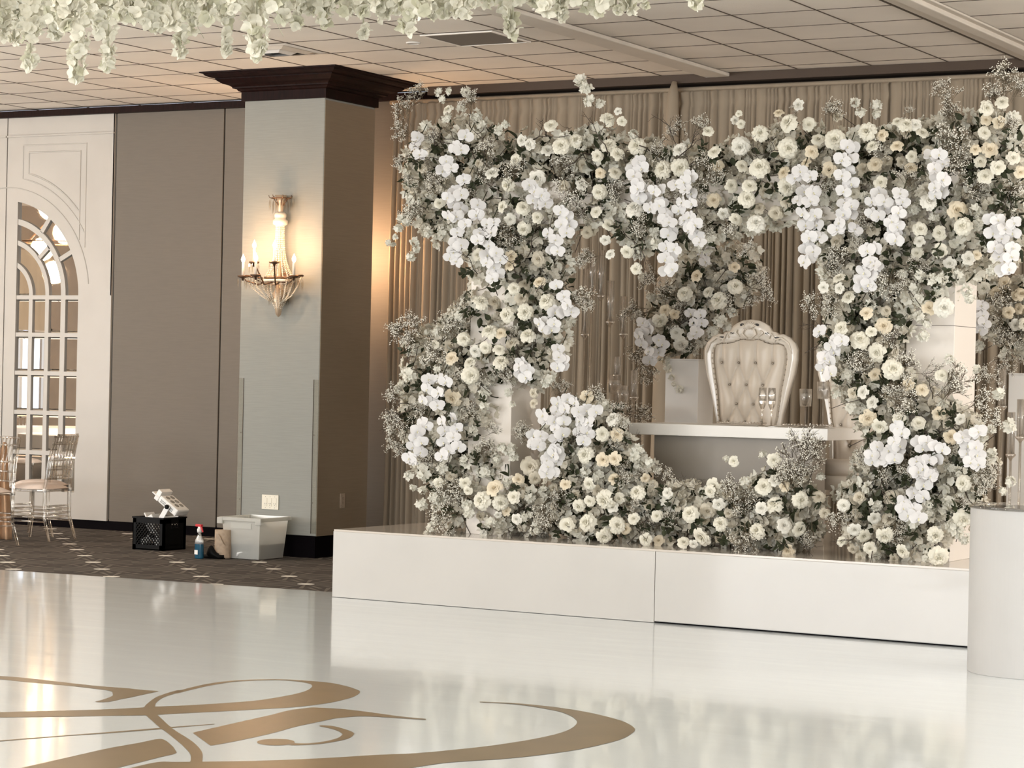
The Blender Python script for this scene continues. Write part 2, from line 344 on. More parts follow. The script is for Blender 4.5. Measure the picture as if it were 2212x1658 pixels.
# mirrored arched doors
XS = -15.345
def door(n, sgn):
    """half of an arched pair of mirrored doors; sgn=+1 the right leaf"""
    f = lambda x: XS+sgn*x
    W = 1.297; z0, z1 = .085, ZC-.06; Yf = YW-.045
    root = empty('door_%d' % n, (0, 0, 0), kind='structure')
    X = lambda x, y, z: (f(x), y, z)
    zc = 2.19; cols = [(.145, .30), (.345, .50), (.545, .69), (.745, .905)]; rows = [(.335, .675), (.715, 1.055), (1.095, 1.43), (1.47, 1.795), (1.835, 2.15)]
    R = .905
    m = MB().use('door_paint')
    def bx(xa, xb, za, zb, ya=Yf, yb=YW): a, b_ = sorted((f(xa), f(xb))); m.box((a, ya, za), (b_, yb, zb))
    bx(.006, .145, z0, z1); bx(R, W, z0, zc); bx(.145, R, z0, rows[0][0])
    # upper body above the arch: fan of quads from arch to rectangle
    def upper(ya, yb):
        k = 28; P = []
        for i in range(k+1):
            a = math.pi/2*i/k; cx, cz = R*math.cos(a), zc+R*math.sin(a)
            if cx < .145: cx, cz = .145, zc+math.sqrt(R*R-.145**2)
            P.append((cx, cz))
        for i in range(k):
            (xa, za), (xb, zb) = P[i], P[i+1]
            ta = (W if i < k/2 else None)
            def outp(x, z):
                a = math.atan2(z-zc, x)
                tx = W/max(math.cos(a), 1e-6); tz = (z1-zc)/max(math.sin(a), 1e-6); t = min(tx, tz); return t*math.cos(a), zc+t*math.sin(a)
            oa, ob = outp(xa, za), outp(xb, zb)
            ob = (max(ob[0], .145), ob[1]); oa = (max(oa[0], .145), oa[1])
            pts = [X(xa, ya, za), X(oa[0], ya, oa[1])]
            if (oa[0] > W-1e-4) != (ob[0] > W-1e-4): pts.append(X(W, ya, z1))
            pts += [X(ob[0], ya, ob[1]), X(xb, ya, zb)]
            m.add(pts, [tuple(range(len(pts)))])
            m.add([X(xa, ya, za), X(xb, ya, zb), X(xb, yb, zb), X(xa, yb, za)], [(0, 1, 2, 3)])
    upper(Yf, YW)
    bx(W-.012, W, zc, z1)
    ha = math.sqrt(R*R-.145**2); tx = .145*(z1-zc)/ha; m.add([X(.145, Yf, zc+ha), X(tx+.002, Yf, z1), X(.145, Yf, z1)], [(0, 1, 2)])
    # glazing bars
    for (a, b1), (c1, d) in zip(cols, cols[1:]): bx(b1, c1, rows[0][0], zc, Yf+.008)
    for (a, b1), (c1, d) in zip(rows, rows[1:]): bx(.145, R, b1, c1, Yf+.006)
    bx(.145, R, rows[-1][1], zc+.0, Yf+.006)
    def arc(ra, rb, a0=0, a1=math.pi/2, y=Yf+.008):
        k = 24; Q = []
        for i in range(k+1):
            a = a0+(a1-a0)*i/k
            def pt(r):
                x, z = r*math.cos(a), r*math.sin(a)
                if x < .145: x = .145; z = math.sqrt(max(r*r-.0210, 0))
                return x, zc+z
            Q.append((pt(ra), pt(rb)))
        for (p, q), (p2, q2) in zip(Q, Q[1:]):
            m.add([X(p[0], y, p[1]), X(q[0], y, q[1]), X(q2[0], y, q2[1]), X(p2[0], y, p2[1]), X(p[0], YW, p[1]), X(q[0], YW, q[1]), X(q2[0], YW, q2[1]), X(p2[0], YW, p2[1])],
                  [(0, 1, 2, 3), (0, 3, 7, 4), (1, 5, 6, 2)])
    for ra, rb in ((.30, .345), (.50, .545), (.69, .745)): arc(ra, rb)
    def spoke(deg, ra, rb, w=.022):
        a = math.radians(deg); d = Vector((math.cos(a), 0, math.sin(a))); nrm = Vector((-math.sin(a), 0, math.cos(a))); c0 = Vector((0, 0, zc))
        P = [c0+d*ra-nrm*w, c0+d*rb-nrm*w, c0+d*rb+nrm*w, c0+d*ra+nrm*w]
        m.add([X(p.x, Yf+.008, p.z) for p in P]+[X(p.x, YW, p.z) for p in P], [(0, 1, 2, 3), (0, 1, 5, 4), (3, 2, 6, 7)])
    for dg in (27, 54): spoke(dg, .74, .91)
    spoke(41, .54, .70)
    m.build('door_leaf', root)
    # mouldings: arch groove and panel above it
    mo = MB().use('door_paint')
    mo.tube([X(1.03*math.cos(a), Yf, zc+1.03*math.sin(a)) for a in [math.pi/2*i/30 for i in range(2, 31)]], .007, 6)
    def path(o):
        P = [(.20+o, 3.62-o), (.97-o, 3.62-o), (.97-o, zc+.45+o)]
        r = 1.13+o*.9; a0 = math.asin(min(1, (.45)/r)); a1 = math.acos((.20+o)/r)
        P += [(r*math.cos(a), zc+r*math.sin(a)) for a in [math.acos(min(1, (.97-o)/r))+(a1-math.acos(min(1, (.97-o)/r)))*i/16 for i in range(17)]]
        return P+[P[0]]
    for o_, rr in ((0, .007), (.07, .009)): mo.tube([X(x, Yf, z) for x, z in path(o_)], rr, 6)
    mo.box((min(f(.006), f(W)), Yf-.02, 3.70), (max(f(.006), f(W)), Yf, 3.715)); mo.build('door_moulding', root)
    # bevelled mirror panes
    def pane(poly):
        k = len(poly); cx = sum(p[0] for p in poly)/k; cz = sum(p[1] for p in poly)/k
        w_ = max(p[0] for p in poly)-min(p[0] for p in poly); s_ = 1-.034/max(w_, .08)
        s_ = max(.55, s_); inner = [(cx+(x-cx)*s_, cz+(z-cz)*(1-(1-s_)*.55)) for x, z in poly]
        mm = MB().use('mirror')
        mm.add([X(x, Yf+.030, z) for x, z in poly]+[X(x, Yf+.0255, z) for x, z in inner], [tuple(range(k, 2*k))]+[(i, (i+1) % k, (i+1) % k+k, i+k) for i in range(k)])
        mm.build('mirror_pane', root)
    for a, b1 in cols:
        for c1, d in rows: pane([(a, c1), (b1, c1), (b1, d), (a, d)])
    def sector(ra, rb, d0, d1):
        A = [math.radians(d0+(d1-d0)*i/12) for i in range(13)]
        def pt(r, a):
            x, z = r*math.cos(a), r*math.sin(a)
            if x < .145: x = .145; z = math.sqrt(max(r*r-.0210, 0))
            return x, zc+z
        P = [pt(rb, a) for a in A]+[pt(ra, a) for a in reversed(A)]
        Q = []
        for p in P:
            if not Q or (p[0]-Q[-1][0])**2+(p[1]-Q[-1][1])**2 > 1e-6: Q.append(p)
        if (Q[0][0]-Q[-1][0])**2+(Q[0][1]-Q[-1][1])**2 < 1e-6: Q.pop()
        pane(Q)
    mxd = lambda r: math.degrees(math.acos(.145/r))
    # panes of the fan
    k = 12; P = [(.145, zc)]+[(.30*math.cos(a), zc+.30*math.sin(a)) for a in [math.acos(.145/.30)*i/k for i in range(k+1)]]; pane(P)
    def ring(ra, rb, d0, d1):
        A = [math.radians(d0+(d1-d0)*i/14) for i in range(15)]
        P = []
        for a in A:
            x, z = rb*math.cos(a), rb*math.sin(a)
            P.append((x, zc+z) if x > .145 else (.145, zc+math.sqrt(rb*rb-.021)))
        for a in reversed(A):
            x, z = ra*math.cos(a), ra*math.sin(a)
            P.append((x, zc+z) if x > .145 else (.145, zc+math.sqrt(ra*ra-.021)))
        Q = [P[0]]
        for p in P[1:]:
            if (p[0]-Q[-1][0])**2+(p[1]-Q[-1][1])**2 > 1e-6: Q.append(p)
        if (Q[0][0]-Q[-1][0])**2+(Q[0][1]-Q[-1][1])**2 < 1e-6: Q.pop()
        # bevel kept simple on curved panes
        mm = MB().use('mirror'); kk = len(Q)
        mm.add([X(x, Yf+.030, z) for x, z in Q], [tuple(range(kk))]); mm.build('mirror_pane', root)
    ring(.345, .50, 0, 90); ring(.545, .69, 0, 39); ring(.545, .69, 43, 90); ring(.745, R, 0, 25.5); ring(.745, R, 28.5, 52.5); ring(.745, R, 55.5, 90)
    return root
door(1, 1); door(2, -1)

# free-standing square column with dark crown
cx0, cx1, cy0, cy1 = -11.52, -10.725, 16.0, 16.75
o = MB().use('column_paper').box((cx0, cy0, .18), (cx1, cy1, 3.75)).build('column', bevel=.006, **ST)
MB().use('column_side_shade').box((cx1+.0005, cy0+.004, .18), (cx1+.004, cy1-.002, 3.72)).build('shaded_side_skin', o)  # thin skin that paints the shaded side darker than the front
MB().use('black_base').box((cx0+.02, cy0+.02, 0), (cx1-.02, cy1-.02, .18)).build('column_base', o)
cr = MB().use('dark_wood')
def rg(e, z): return [(cx0-e, cy0-e, z), (cx1+e, cy0-e, z), (cx1+e, cy1+e, z), (cx0-e, cy1+e, z)]
prof = [(.012, 3.735), (.022, 3.738), (.022, 3.81), (.040, 3.818), (.050, 3.832), (.075, 3.838), (.078, 3.848), (.095, 3.86), (.135, 3.872), (.165, 3.892), (.178, 3.905), (.178, 3.913), (.215, 3.920), (.24, 3.932), (.25, 3.945), (.27, 3.948), (.275, 3.959)]
for (a, za), (b_, zb) in zip(prof, prof[1:]): cr.add(rg(a, za)+rg(b_, zb), [(0, 1, 5, 4), (1, 2, 6, 5), (2, 3, 7, 6), (3, 0, 4, 7)])
cr.add(rg(-.01, 3.735)+rg(.012, 3.735), [(0, 1, 5, 4), (1, 2, 6, 5), (2, 3, 7, 6), (3, 0, 4, 7)]); cr.build('column_crown', o)
for xx in (cx0, cx1):
    s = 1 if xx == cx0 else -1
    MB().use('guard_film').box((min(xx-.004*s, xx+.05*s), cy0-.005, .2), (max(xx-.004*s, xx+.05*s), cy0-.0005, 1.45)).build('corner_guard', o)
    cg = MB().use('grid_dark').box((xx+.05*s-.001, cy0-.0055, .2), (xx+.05*s+.001, cy0, 1.45))
    for z in (.45, 1.0): cg.box((xx+.035*s-.004, cy0-.0065, z-.004), (xx+.035*s+.004, cy0-.005, z+.004))
    cg.build('guard_edge', o)

# sockets
def outlet(px, py, w_, h_, Y, gangs, m_, lab, side=False):
    p = ony(px, py, Y) if not side else onx(px, py, Y)
    t = empty('wall_outlet', p, math.pi/2 if side else 0, label=lab, cat='outlet')
    MB().use(m_).box((-w_/2, -.008, -h_/2), (w_/2, 0, h_/2)).build('cover_plate', t, bevel=.002)
    for i in range(gangs):
        x = (i-(gangs-1)/2)*.046; MB().use(m_).box((x-.017, -.011, -.034), (x+.017, -.008, .034)).build('receptacle', t, bevel=.001)
        h = MB().use('dark_hole')
        for z in ((-.018,) if gangs > 1 else (.018, -.018)):
            h.box((x-.009, -.0115, z+.002), (x-.006, -.0109, z+.010)).box((x+.006, -.0115, z+.002), (x+.009, -.0109, z+.010)).box((x-.002, -.0115, z-.010), (x+.002, -.0109, z-.004))
        for z in (.045, -.045): h.box((x-.002, -.0085, z-.002), (x+.002, -.0079, z+.002))
        h.build('socket_slots', t)
outlet(584.5, 1084, .165, .12, cy0, 3, 'outlet_ivory', 'ivory triple wall outlet low on the pale front face of the column')
outlet(738.5, 1081, .07, .12, cx1, 1, 'outlet_beige', 'small beige outlet plate on the shaded brown side of the column', True)

# ceiling fittings
v = empty('ceiling_return_grille', (-8.66, 14.86, ZC-.006), label='dark grey rectangular return air grille set in the ceiling tiles', cat='vent')
MB().use('vent_grey').box((-.28, -.27, -.004), (.28, .27, 0)).build('grille', v); fr = MB().use('tile')
for a, b_ in (((-.30, -.29, -.008), (.30, -.27, .002)), ((-.30, .27, -.008), (.30, .29, .002)), ((-.30, -.27, -.008), (-.28, .27, .002)), ((.28, -.27, -.008), (.30, .27, .002))): fr.box(a, b_)
fr.build('frame', v)
dfs = empty('ceiling_diffuser', (-10.42, 14.86, ZC-.005), label='square stepped air diffuser with dark vanes above the column crown', cat='vent')
for i, (a, z) in enumerate(((.29, -.006), (.21, -.02), (.13, -.034))):
    k = MB().use('white_enamel' if i % 2 == 0 else 'beam_paint')
    k.add([(-a, -a, 0), (a, -a, 0), (a, a, 0), (-a, a, 0), (-a+.05, -a+.05, z), (a-.05, -a+.05, z), (a-.05, a-.05, z), (-a+.05, a-.05, z)], [(0, 1, 5, 4), (1, 2, 6, 5), (2, 3, 7, 6), (3, 0, 4, 7)]).build('vane', dfs)
MB().use('dark_hole').box((-.2, -.2, -.004), (.2, .2, -.001)).build('throat', dfs)
def ring(loc, r, name, lab, cat):
    t = empty(name, loc, label=lab, cat=cat); MB().use('white_enamel').lathe([(r, 0), (r, -.006), (r*.75, -.012), (r*.72, -.004)], n=24).build('ring', t, smooth=True)
    MB().use('vent_grey').lathe([(r*.72, -.003), (.001, -.003)], n=24).build('lens', t)
ring((-9.225, 14.915, ZC), .055, 'ceiling_sprinkler', 'small round sprinkler ring in a ceiling tile right of the column crown', 'sprinkler')
ring((-7.44, 13.69, ZC-.036), .10, 'recessed_light', 'round recessed ceiling downlight partly behind the hanging flowers', 'ceiling light')

# drapes along the far wall
def drape(name, x0, x1, Y, ztop, seed, **kw):
    rnd = random.Random(seed); m = MB().use('drape'); n_ = int((x1-x0)/.006)
    ph = [0]; 
    per = []; x = x0
    while x < x1: w_ = rnd.choice((.022, .028, .035, .045, .06, .10)); per.append((x, w_, rnd.uniform(.4, 1))); x += w_
    idx = 0; prof_ = []
    for i in range(n_+1):
        x = x0+(x1-x0)*i/n_
        while idx < len(per)-1 and x > per[idx][0]+per[idx][1]: idx += 1
        px_, w_, a = per[idx]; t = (x-px_)/w_
        prof_.append(-abs(math.sin(math.pi*t))**.8*a*min(.085, w_*1.7))
    zs = [0.005, .8, 1.6, 2.4, 3.2, ztop-.16, ztop-.10, ztop-.02, ztop]
    ks = [1.25, 1.15, 1.05, 1.0, .9, .7, .35, .75, .25]; o_ = len(m.v)
    for z, k in zip(zs, ks):
        for i in range(n_+1):
            x = x0+(x1-x0)*i/n_; m.v.append((x+.012*math.sin(z*2.1+i*.02)*(ztop-z)/ztop, Y+prof_[i]*k, z))
    for j in range(len(zs)-1):
        for i in range(n_): a = o_+j*(n_+1)+i; m.face(a, a+1, a+n_+2, a+n_+1)
    return m.build(name, smooth=True, **kw)
x = -10.86; k = 0
DL = ['sheer taupe pleated drape at the left end, warm lit beside the column', 'sheer taupe drape behind the left half of the flower arch', 'sheer taupe drape behind the middle of the flower arch and throne', 'sheer taupe drape behind the right pillar of the arch', 'sheer taupe drape at the far right edge of the photo']
for a, b_ in ((-10.86, -9.88), (-9.90, -8.18), (-8.20, -6.38), (-6.40, -4.58), (-4.60, -1.5)):
    drape('pleated_drape', a, b_, 17.28, 3.83, 11+k, label=DL[k], cat='curtain', group='pleated drapes along the far wall'); k += 1
rod = MB().use('drape').tube([(-10.9, 17.27, 3.845), (-1.4, 17.27, 3.845)], .018, 10).build('drape_rod', label='long horizontal rod carrying the taupe drapes below the ceiling', cat='curtain rod', smooth=True)
bt = MB().use('drape').tube([(-8.17, 17.2, 3.90), (-8.17, 17.18, 3.8), (-8.18, 17.17, 3.2), (-8.2, 17.17, .46), (-8.2, 17.17, .01)], [.02, .045, .075, .10, .11], 10).build('gathered_drape', label='gathered bunch of taupe fabric hanging where two drapes meet, highest at its top', cat='curtain', smooth=True)
bt.scale = (1, 1, 1)
MB().use('drape').box((-10.86, 17.36, 0), (-1.5, 17.38, 3.80)).build('drape_lining', label='plain taupe lining cloth hanging close behind the pleated drapes', cat='curtain')
MB().use('ceiling_edge').box((-10.5, 17.22, ZC-.07), (-1.4, 17.46, ZC-.001)).build('trim_5', **ST)

# ------------------------------------------------------------------ stage
A = onz(718.5, 1290, 0); B = onz(2098, 1401, 0); dx = (B-A).normalized(); nx = Vector((-dx.y, dx.x, 0))
SH = .457
def sp(a, b_, z=0): p = A+dx*a+nx*b_; return (p.x, p.y, z)
st = empty('stage_platform', A, label='wide low white glossy stage platform carrying the flower arch', cat='stage'); st_inv = Matrix.Translation(-A)
def rel(mb): mb.v = [tuple(Vector(p)-A) for p in mb.v]; return mb
rel(MB().use('stage_white').prism([sp(0.012, .012)[:2], sp(7.2, .012)[:2], sp(7.2, 3.75)[:2], sp(.012, 3.75)[:2]], .012, SH-.012)).build('platform_body', st)
rel(MB().use('stage_top').prism([sp(0, 0)[:2], sp(7.2, 0)[:2], sp(7.2, 3.76)[:2], sp(0, 3.76)[:2]], SH-.012, SH)).build('platform_top', st)
SX = (ony(1427, 1260, A.y)-A).dot(dx)
rel(MB().use('stage_white').prism([sp(0, -.004)[:2], sp(SX, -.004)[:2], sp(SX, .012)[:2], sp(0, .012)[:2]], .006, SH-.0125)).build('front_panel', st, bevel=.002)
rel(MB().use('stage_white').prism([sp(SX+.006, -.008)[:2], sp(7.2, -.008)[:2], sp(7.2, .012)[:2], sp(SX+.006, .012)[:2]], .016, SH-.0125)).build('front_panel', st, bevel=.002)
rel(MB().use('stage_white').prism([sp(-.004, 0)[:2], sp(0, 0)[:2], sp(0, 3.75)[:2], sp(-.004, 3.75)[:2]], .006, SH-.0125)).build('side_panel', st)
rel(MB().use('black_base').prism([sp(.03, .02)[:2], sp(7.1, .02)[:2], sp(7.1, 3.6)[:2], sp(.03, 3.6)[:2]], .0045, .012)).build('plinth_shadow_base', st)

# white cylinder pedestal in front of the stage
cc = onz(2236, 1452, .004); H = .86; R_ = .352
cy = empty('cylinder_pedestal', (cc.x, cc.y, .004), label='plain white cylinder pedestal standing before the right end of the stage', cat='pedestal')
MB().use('cylinder_white').lathe([(R_-.002, 0), (R_, .003), (R_, H-.004), (R_-.003, H)], n=96).build('drum', cy, smooth=False)
MB().use('glass').lathe([(R_+.012, H), (R_+.012, H+.012), (R_+.006, H+.014)], n=96).build('clear_top_disc', cy)
for p_ in cy.children[0].data.polygons: p_.use_smooth = abs(p_.normal.z) < .5

# gold monogram printed on the floor
def strip(mb, pairs, z=.0048):
    z += .00006*mb.__dict__.setdefault('k', 0); mb.k += 1
    P = [(onz(a[0], a[1], z), onz(b[0], b[1], z)) for a, b in pairs]
    # smooth the two edges with a Catmull-Rom curve
    def cr(q, i, t):
        p0, p1, p2, p3 = q[max(i-1, 0)], q[i], q[min(i+1, len(q)-1)], q[min(i+2, len(q)-1)]
        return .5*((2*p1)+(-p0+p2)*t+(2*p0-5*p1+4*p2-p3)*t*t+(-p0+3*p1-3*p2+p3)*t**3)
    ea = [p[0] for p in P]; eb = [p[1] for p in P]; o_ = len(mb.v); n_ = 0
    for i in range(len(P)-1):
        for k in range(6):
            mb.v += [tuple(cr(ea, i, k/6)), tuple(cr(eb, i, k/6))]; n_ += 1
    mb.v += [tuple(ea[-1]), tuple(eb[-1])]; n_ += 1
    for i in range(n_-1): mb.face(o_+2*i, o_+2*i+1, o_+2*i+3, o_+2*i+2)
def A1(x, y): return (x/4.706, 1440+y/4.706)
def A2(x, y): return (380+x/3.881, 1440+y/3.881)
def A3(x, y): return (900+x/4.424, 1440+y/4.424)
def pr(fa, s): return [(fa(*map(float, t.split('/')[0].split(','))), fa(*map(float, t.split('/')[1].split(',')))) for t in s.split()]
mg = MB().use('gold')
strip(mg, pr(A1, '-400,80/-400,100 0,92/0,125 250,110/250,150 700,160/700,190 950,188/960,220 1090,200/1120,243 1200,208/1148,272'))
strip(mg, pr(A1, '1200,208/1148,272 1300,216/1180,312 1400,227/1250,322 1500,236/1400,292 1610,244/1612,247'))
strip(mg, pr(A1, '1140,262/1250,300 1148,285/1230,325 1110,308/1150,345 1040,332/1080,356 970,350/975,355'))
strip(mg, pr(A1, '1460,412/1575,402 1500,370/1590,360 1600,300/1670,305 1800,235/1870,240')+pr(A2, '0,205/0,222 150,165/160,182 300,135/310,150 500,112/500,122 750,102/750,110 900,103/900,111 1100,114/1010,120 1300,133/1110,136 1440,163/1140,152 1530,195/1142,162 1540,215/1138,170 1490,248/1110,190 1380,280/1040,215 1230,308/900,245 1000,335/700,277 750,350/500,295 400,370/250,312 0,390/0,325')+pr(A1, '1595,485/1575,402 1460,490/1460,410 1100,495/1100,428 700,503/700,440 0,512/0,458 -400,522/-400,470'))
strip(mg, pr(A1, '1480,486/1600,486 1620,610/1735,610 1690,660/1790,650 1850,790/1960,760 1925,870/2045,850 1942,920/2060,910 1930,970/2052,970'))
strip(mg, pr(A1, '-300,775/-300,783 0,745/0,755 640,695/640,702 1100,660/1100,672 1600,620/1600,633 1740,608/1740,618 2180,577/2180,582'))
strip(mg, pr(A1, '-200,1120/-200,1330 300,1005/300,1210 700,915/750,1120 1100,825/1180,1026 1400,772/1450,960 1600,732/1640,912 1680,745/1760,885 1760,810/1797,868'))
strip(mg, pr(A2, '140,550/290,658 400,490/500,620 600,445/800,555 800,400/1000,500 950,362/1200,458 1150,337/1330,430'))
strip(mg, pr(A2, '1150,337/1330,430 1400,352/1450,418 1600,375/1600,412 1900,415/1900,430 2095,433/2095,443'))
strip(mg, pr(A2, '1200,488/1210,497 1300,492/1280,510 1400,515/1360,535 1480,545/1395,560 1490,565/1390,572 1440,600/1350,597 1300,630/1250,622 1150,648/1120,638 950,655/990,638'))
strip(mg, [(A2(838+158*math.cos(a), 628-27*math.sin(a)), A2(838+158*math.cos(a), 628+27*math.sin(a))) for a in [math.pi*i/12 for i in range(13)]])
strip(mg, pr(A3, '605,330/605,336 900,342/900,352 1100,358/1080,373 1300,380/1270,405 1500,408/1400,435 1700,445/1490,475 1900,495/1530,512 2020,540/1533,528 2085,590/1520,552 2060,630/1470,590 1950,690/1350,635 1700,755/1100,690 1400,810/750,745 900,870/400,785 300,912/0,822')+pr(A2, '1900,852/1700,735 1500,875/1200,765 900,900/700,785 300,925/250,792 0,940/0,795')+pr(A1, '1750,1110/1600,965 1450,1180/1320,1026'))
mg.build('floor_monogram', label='large gold calligraphy monogram printed across the white dance floor', cat='floor decal')
# ------------------------------------------------------------------ arch frame, table, thrones, plinths
ar = empty('flower_arch_frame', (-6.2, 13.77, SH), label='white square-legged arch frame on the stage, buried in white flowers', cat='arch')
def abox(a, b_, name='arch_leg', mname='arch_white'):
    MB().use(mname).box(tuple(Vector(a)-ar.location), tuple(Vector(b_)-ar.location)).build(name, ar, bevel=.003)
abox((-7.90, 13.567, SH), (-7.576, 13.97, 2.5)); abox((-4.87, 13.567, SH), (-4.57, 13.97, 2.5)); abox((-7.90, 13.567, 2.5), (-4.57, 13.97, 2.78), 'arch_beam')
for z in (1.10, 1.86):
    abox((-4.872, 13.565, z-.0015), (-4.568, 13.972, z+.0015), 'leg_seam', 'grid_dark')

tb = empty('sweetheart_table', (-6.2, 14.3, SH), label='white thick-topped head table on the stage in front of the tufted thrones', cat='table')
def tbox(a, b_, n, mname='table_white', bv=.004): MB().use(mname).box(tuple(Vector(a)-tb.location), tuple(Vector(b_)-tb.location)).build(n, tb, bevel=bv)
tbox((-6.93, 14.0, 1.142), (-5.53, 14.66, 1.217), 'tabletop'); tbox((-6.78, 14.08, SH), (-5.66, 14.30, 1.142), 'table_base', 'table_taupe')

def plinth(x0, x1, y0, y1, z1, lab):
    t = empty('square_plinth', ((x0+x1)/2, (y0+y1)/2, SH), label=lab, cat='plinth'); w_, d_ = (x1-x0)/2, (y1-y0)/2
    MB().use('plinth_white').box((-w_, -d_, 0), (w_, d_, z1-SH-.01)).build('plinth_body', t, bevel=.003)
    MB().use('plinth_white').box((-w_-.002, -d_-.002, z1-SH-.01), (w_+.002, d_+.002, z1-SH)).build('plinth_top', t); return t
plinth(-7.36, -7.10, 15.45, 15.72, 1.66, 'white square plinth behind the table, carrying the smaller flower arrangement')
g0 = ony(2177, 900, 15.45)
plinth(g0.x, g0.x+.34, 15.45, 15.75, 1.60, 'white square plinth at the right edge beyond the arch, flowers on top')

# throne
TO = [(.235, 1.20), (.25, 1.29), (.29, 1.44), (.325, 1.56), (.342, 1.66), (.343, 1.725), (.325, 1.77), (.285, 1.81), (.24, 1.832), (.205, 1.828), (.19, 1.842), (.155, 1.85), (.13, 1.885), (.10, 1.905), (.06, 1.922), (.02, 1.927), (0, 1.930)]
TI = [(.205, 1.20), (.222, 1.26), (.240, 1.44), (.262, 1.56), (.276, 1.66), (.272, 1.72), (.250, 1.755), (.21, 1.768), (.16, 1.766), (.115, 1.775), (.10, 1.785), (.075, 1.793), (.05, 1.797), (.035, 1.793), (.02, 1.792), (.01, 1.792), (0, 1.792)]
def make_throne(lab):
    t = empty('tufted_throne_chair', (0, 0, 0), label=lab, cat='throne chair')
    z0 = SH
    fr = MB().use('throne_frame')
    full = [(-a, z, -b_, zz) for (a, z), (b_, zz) in zip(TO, TI)]+[(a, z, b_, zz) for (a, z), (b_, zz) in list(zip(TO, TI))[::-1][1:]]
    low = lambda s: (s*.225, .93, s*.195, .93)
    full = [low(-1)]+full+[low(1)]
    n = len(full); o_ = len(fr.v)
    for ax, az, bx_, bz in full:
        mx_, mz = (ax+bx_)/2, (az+bz)/2
        for x, y, z in ((ax, .02, az), (ax, -.022, az), (ax*.72+bx_*.28, -.045, az*.72+bz*.28), (mx_, -.034, mz), (bx_*.8+ax*.2, -.042, bz*.8+az*.2), (bx_, -.028, bz), (bx_, .02, bz)): fr.v.append((x, y, z-z0))
    for i in range(n-1):
        for j in range(6): a = o_+i*7+j; fr.face(a, a+1, a+8, a+7)
        fr.face(o_+i*7+6, o_+i*7, o_+i*7+7, o_+i*7+13)
    fr.build('back_frame', t, smooth=True)
    # carved crest: shell ribs, scrolls and pierced eyes
    cv = MB().use('throne_frame')
    for a in range(-4, 5):
        an = a*.26; cv.tube([(0, -.046, 1.865-z0), (.03*math.sin(an), -.056, 1.865-z0+.03*math.cos(an)), (.055*math.sin(an), -.05, 1.865-z0+.055*math.cos(an))], [.004, .008, .004], 5)
    for s in (-1, 1):
        cv.tube([(s*.015, -.05, 1.80-z0), (s*.05, -.055, 1.83-z0), (s*.035, -.055, 1.865-z0), (s*.02, -.05, 1.86-z0)], [.005, .009, .007, .004], 6)
        cv.tube([(s*.07, -.048, 1.81-z0), (s*.10, -.052, 1.84-z0), (s*.085, -.05, 1.86-z0)], [.004, .008, .004], 6)
        cv.tube([(s*.15, -.045, 1.80-z0), (s*.165, -.052, 1.835-z0), (s*.185, -.046, 1.80-z0), (s*.22, -.046, 1.79-z0)], [.004, .008, .007, .004], 6)
        cv.tube([(s*.315, -.04, 1.70-z0), (s*.29, -.048, 1.77-z0), (s*.24, -.05, 1.805-z0), (s*.195, -.05, 1.795-z0), (s*.19, -.045, 1.775-z0)], [.004, .007, .008, .006, .004], 6)
    cv.build('carved_crest', t, smooth=True)
    ey = MB().use('dark_hole')
    for s in (-1, 1):
        for cx_, cz, rx, rz_ in ((.054, 1.892, .017, .011), (.130, 1.836, .014, .007), (.205, 1.803, .022, .013)): ey.add([(s*cx_+rx*math.cos(k*math.pi/6), -.0435, cz-z0+rz_*math.sin(k*math.pi/6)) for k in range(12)], [tuple(range(12))])
    ey.build('pierced_eyes', t)
    # tufted back cushion
    def halfw(z):
        P = [(.195, .93)]+TI[:8]
        for (a, za), (b_, zb) in zip(P, P[1:]):
            if za <= z <= zb: return a+(b_-a)*(z-za)/(zb-za)
        return P[-1][0]
    def topz(x):
        x = abs(x); P = [(b_, z) for b_, z in TI[5:]][::-1]
        for (a, za), (b_, zb) in zip(P, P[1:]):
            if a <= x <= b_: return za+(zb-za)*(x-a)/max(b_-a, 1e-6)
        return 1.70
    B_ = [(x, 1.634) for x in (-.21, -.083, .042, .167)]+[(x, 1.483) for x in (-.148, -.023, .099)]+[(x, 1.352) for x in (-.094, .031)]+[(x, 1.23) for x in (-.155, -.03, .095)]+[(x, 1.09) for x in (-.09, .03)]
    L_ = [(0, 4), (1, 4), (1, 5), (2, 5), (2, 6), (3, 6), (4, 7), (5, 7), (5, 8), (6, 8), (7, 9), (7, 10), (8, 10), (8, 11), (10, 12), (9, 12), (10, 13), (11, 13)]
    segs = [(B_[a], B_[b_]) for a, b_ in L_]+[(B_[i], (B_[i][0], 1.79)) for i in range(4)]
    def h(x, z):
        d = 9
        for (x1, z1), (x2, z2) in segs:
            t_ = max(0, min(1, ((x-x1)*(x2-x1)+(z-z1)*(z2-z1))/((x2-x1)**2+(z2-z1)**2))); q = math.hypot(x-x1-t_*(x2-x1), z-z1-t_*(z2-z1)); d = min(d, q)
        b0 = min(math.hypot(x-a, z-b_) for a, b_ in B_)
        return .030*(1-math.exp(-(d/.022)**1.2))+.014*(1-math.exp(-(b0/.022)**2))
    cu = MB().use('throne_leather')
    def fn(u, v):
        z = .93+(1.80-.93)*v; s = 2*u-1; hw = halfw(min(z, 1.72))*.985; x = s*hw; z = min(z, topz(x)-.004)
        e = (1-abs(s)**8)*(1-max(0, (z-1.70)/.12)**2 if z > 1.70 else 1)
        return (x, -.004-max(.0, e)*h(x, z)-.006, z-z0)
    cu.grid(fn, 56, 84).build('tufted_backrest', t, smooth=True)
    for a, b_ in B_: bb = MB().use('stud').ball((a, -.022, b_-z0), .0095, 8, 5).build('tuft_button', t, smooth=True)
    sd = MB().use('stud'); P = TI[:16]
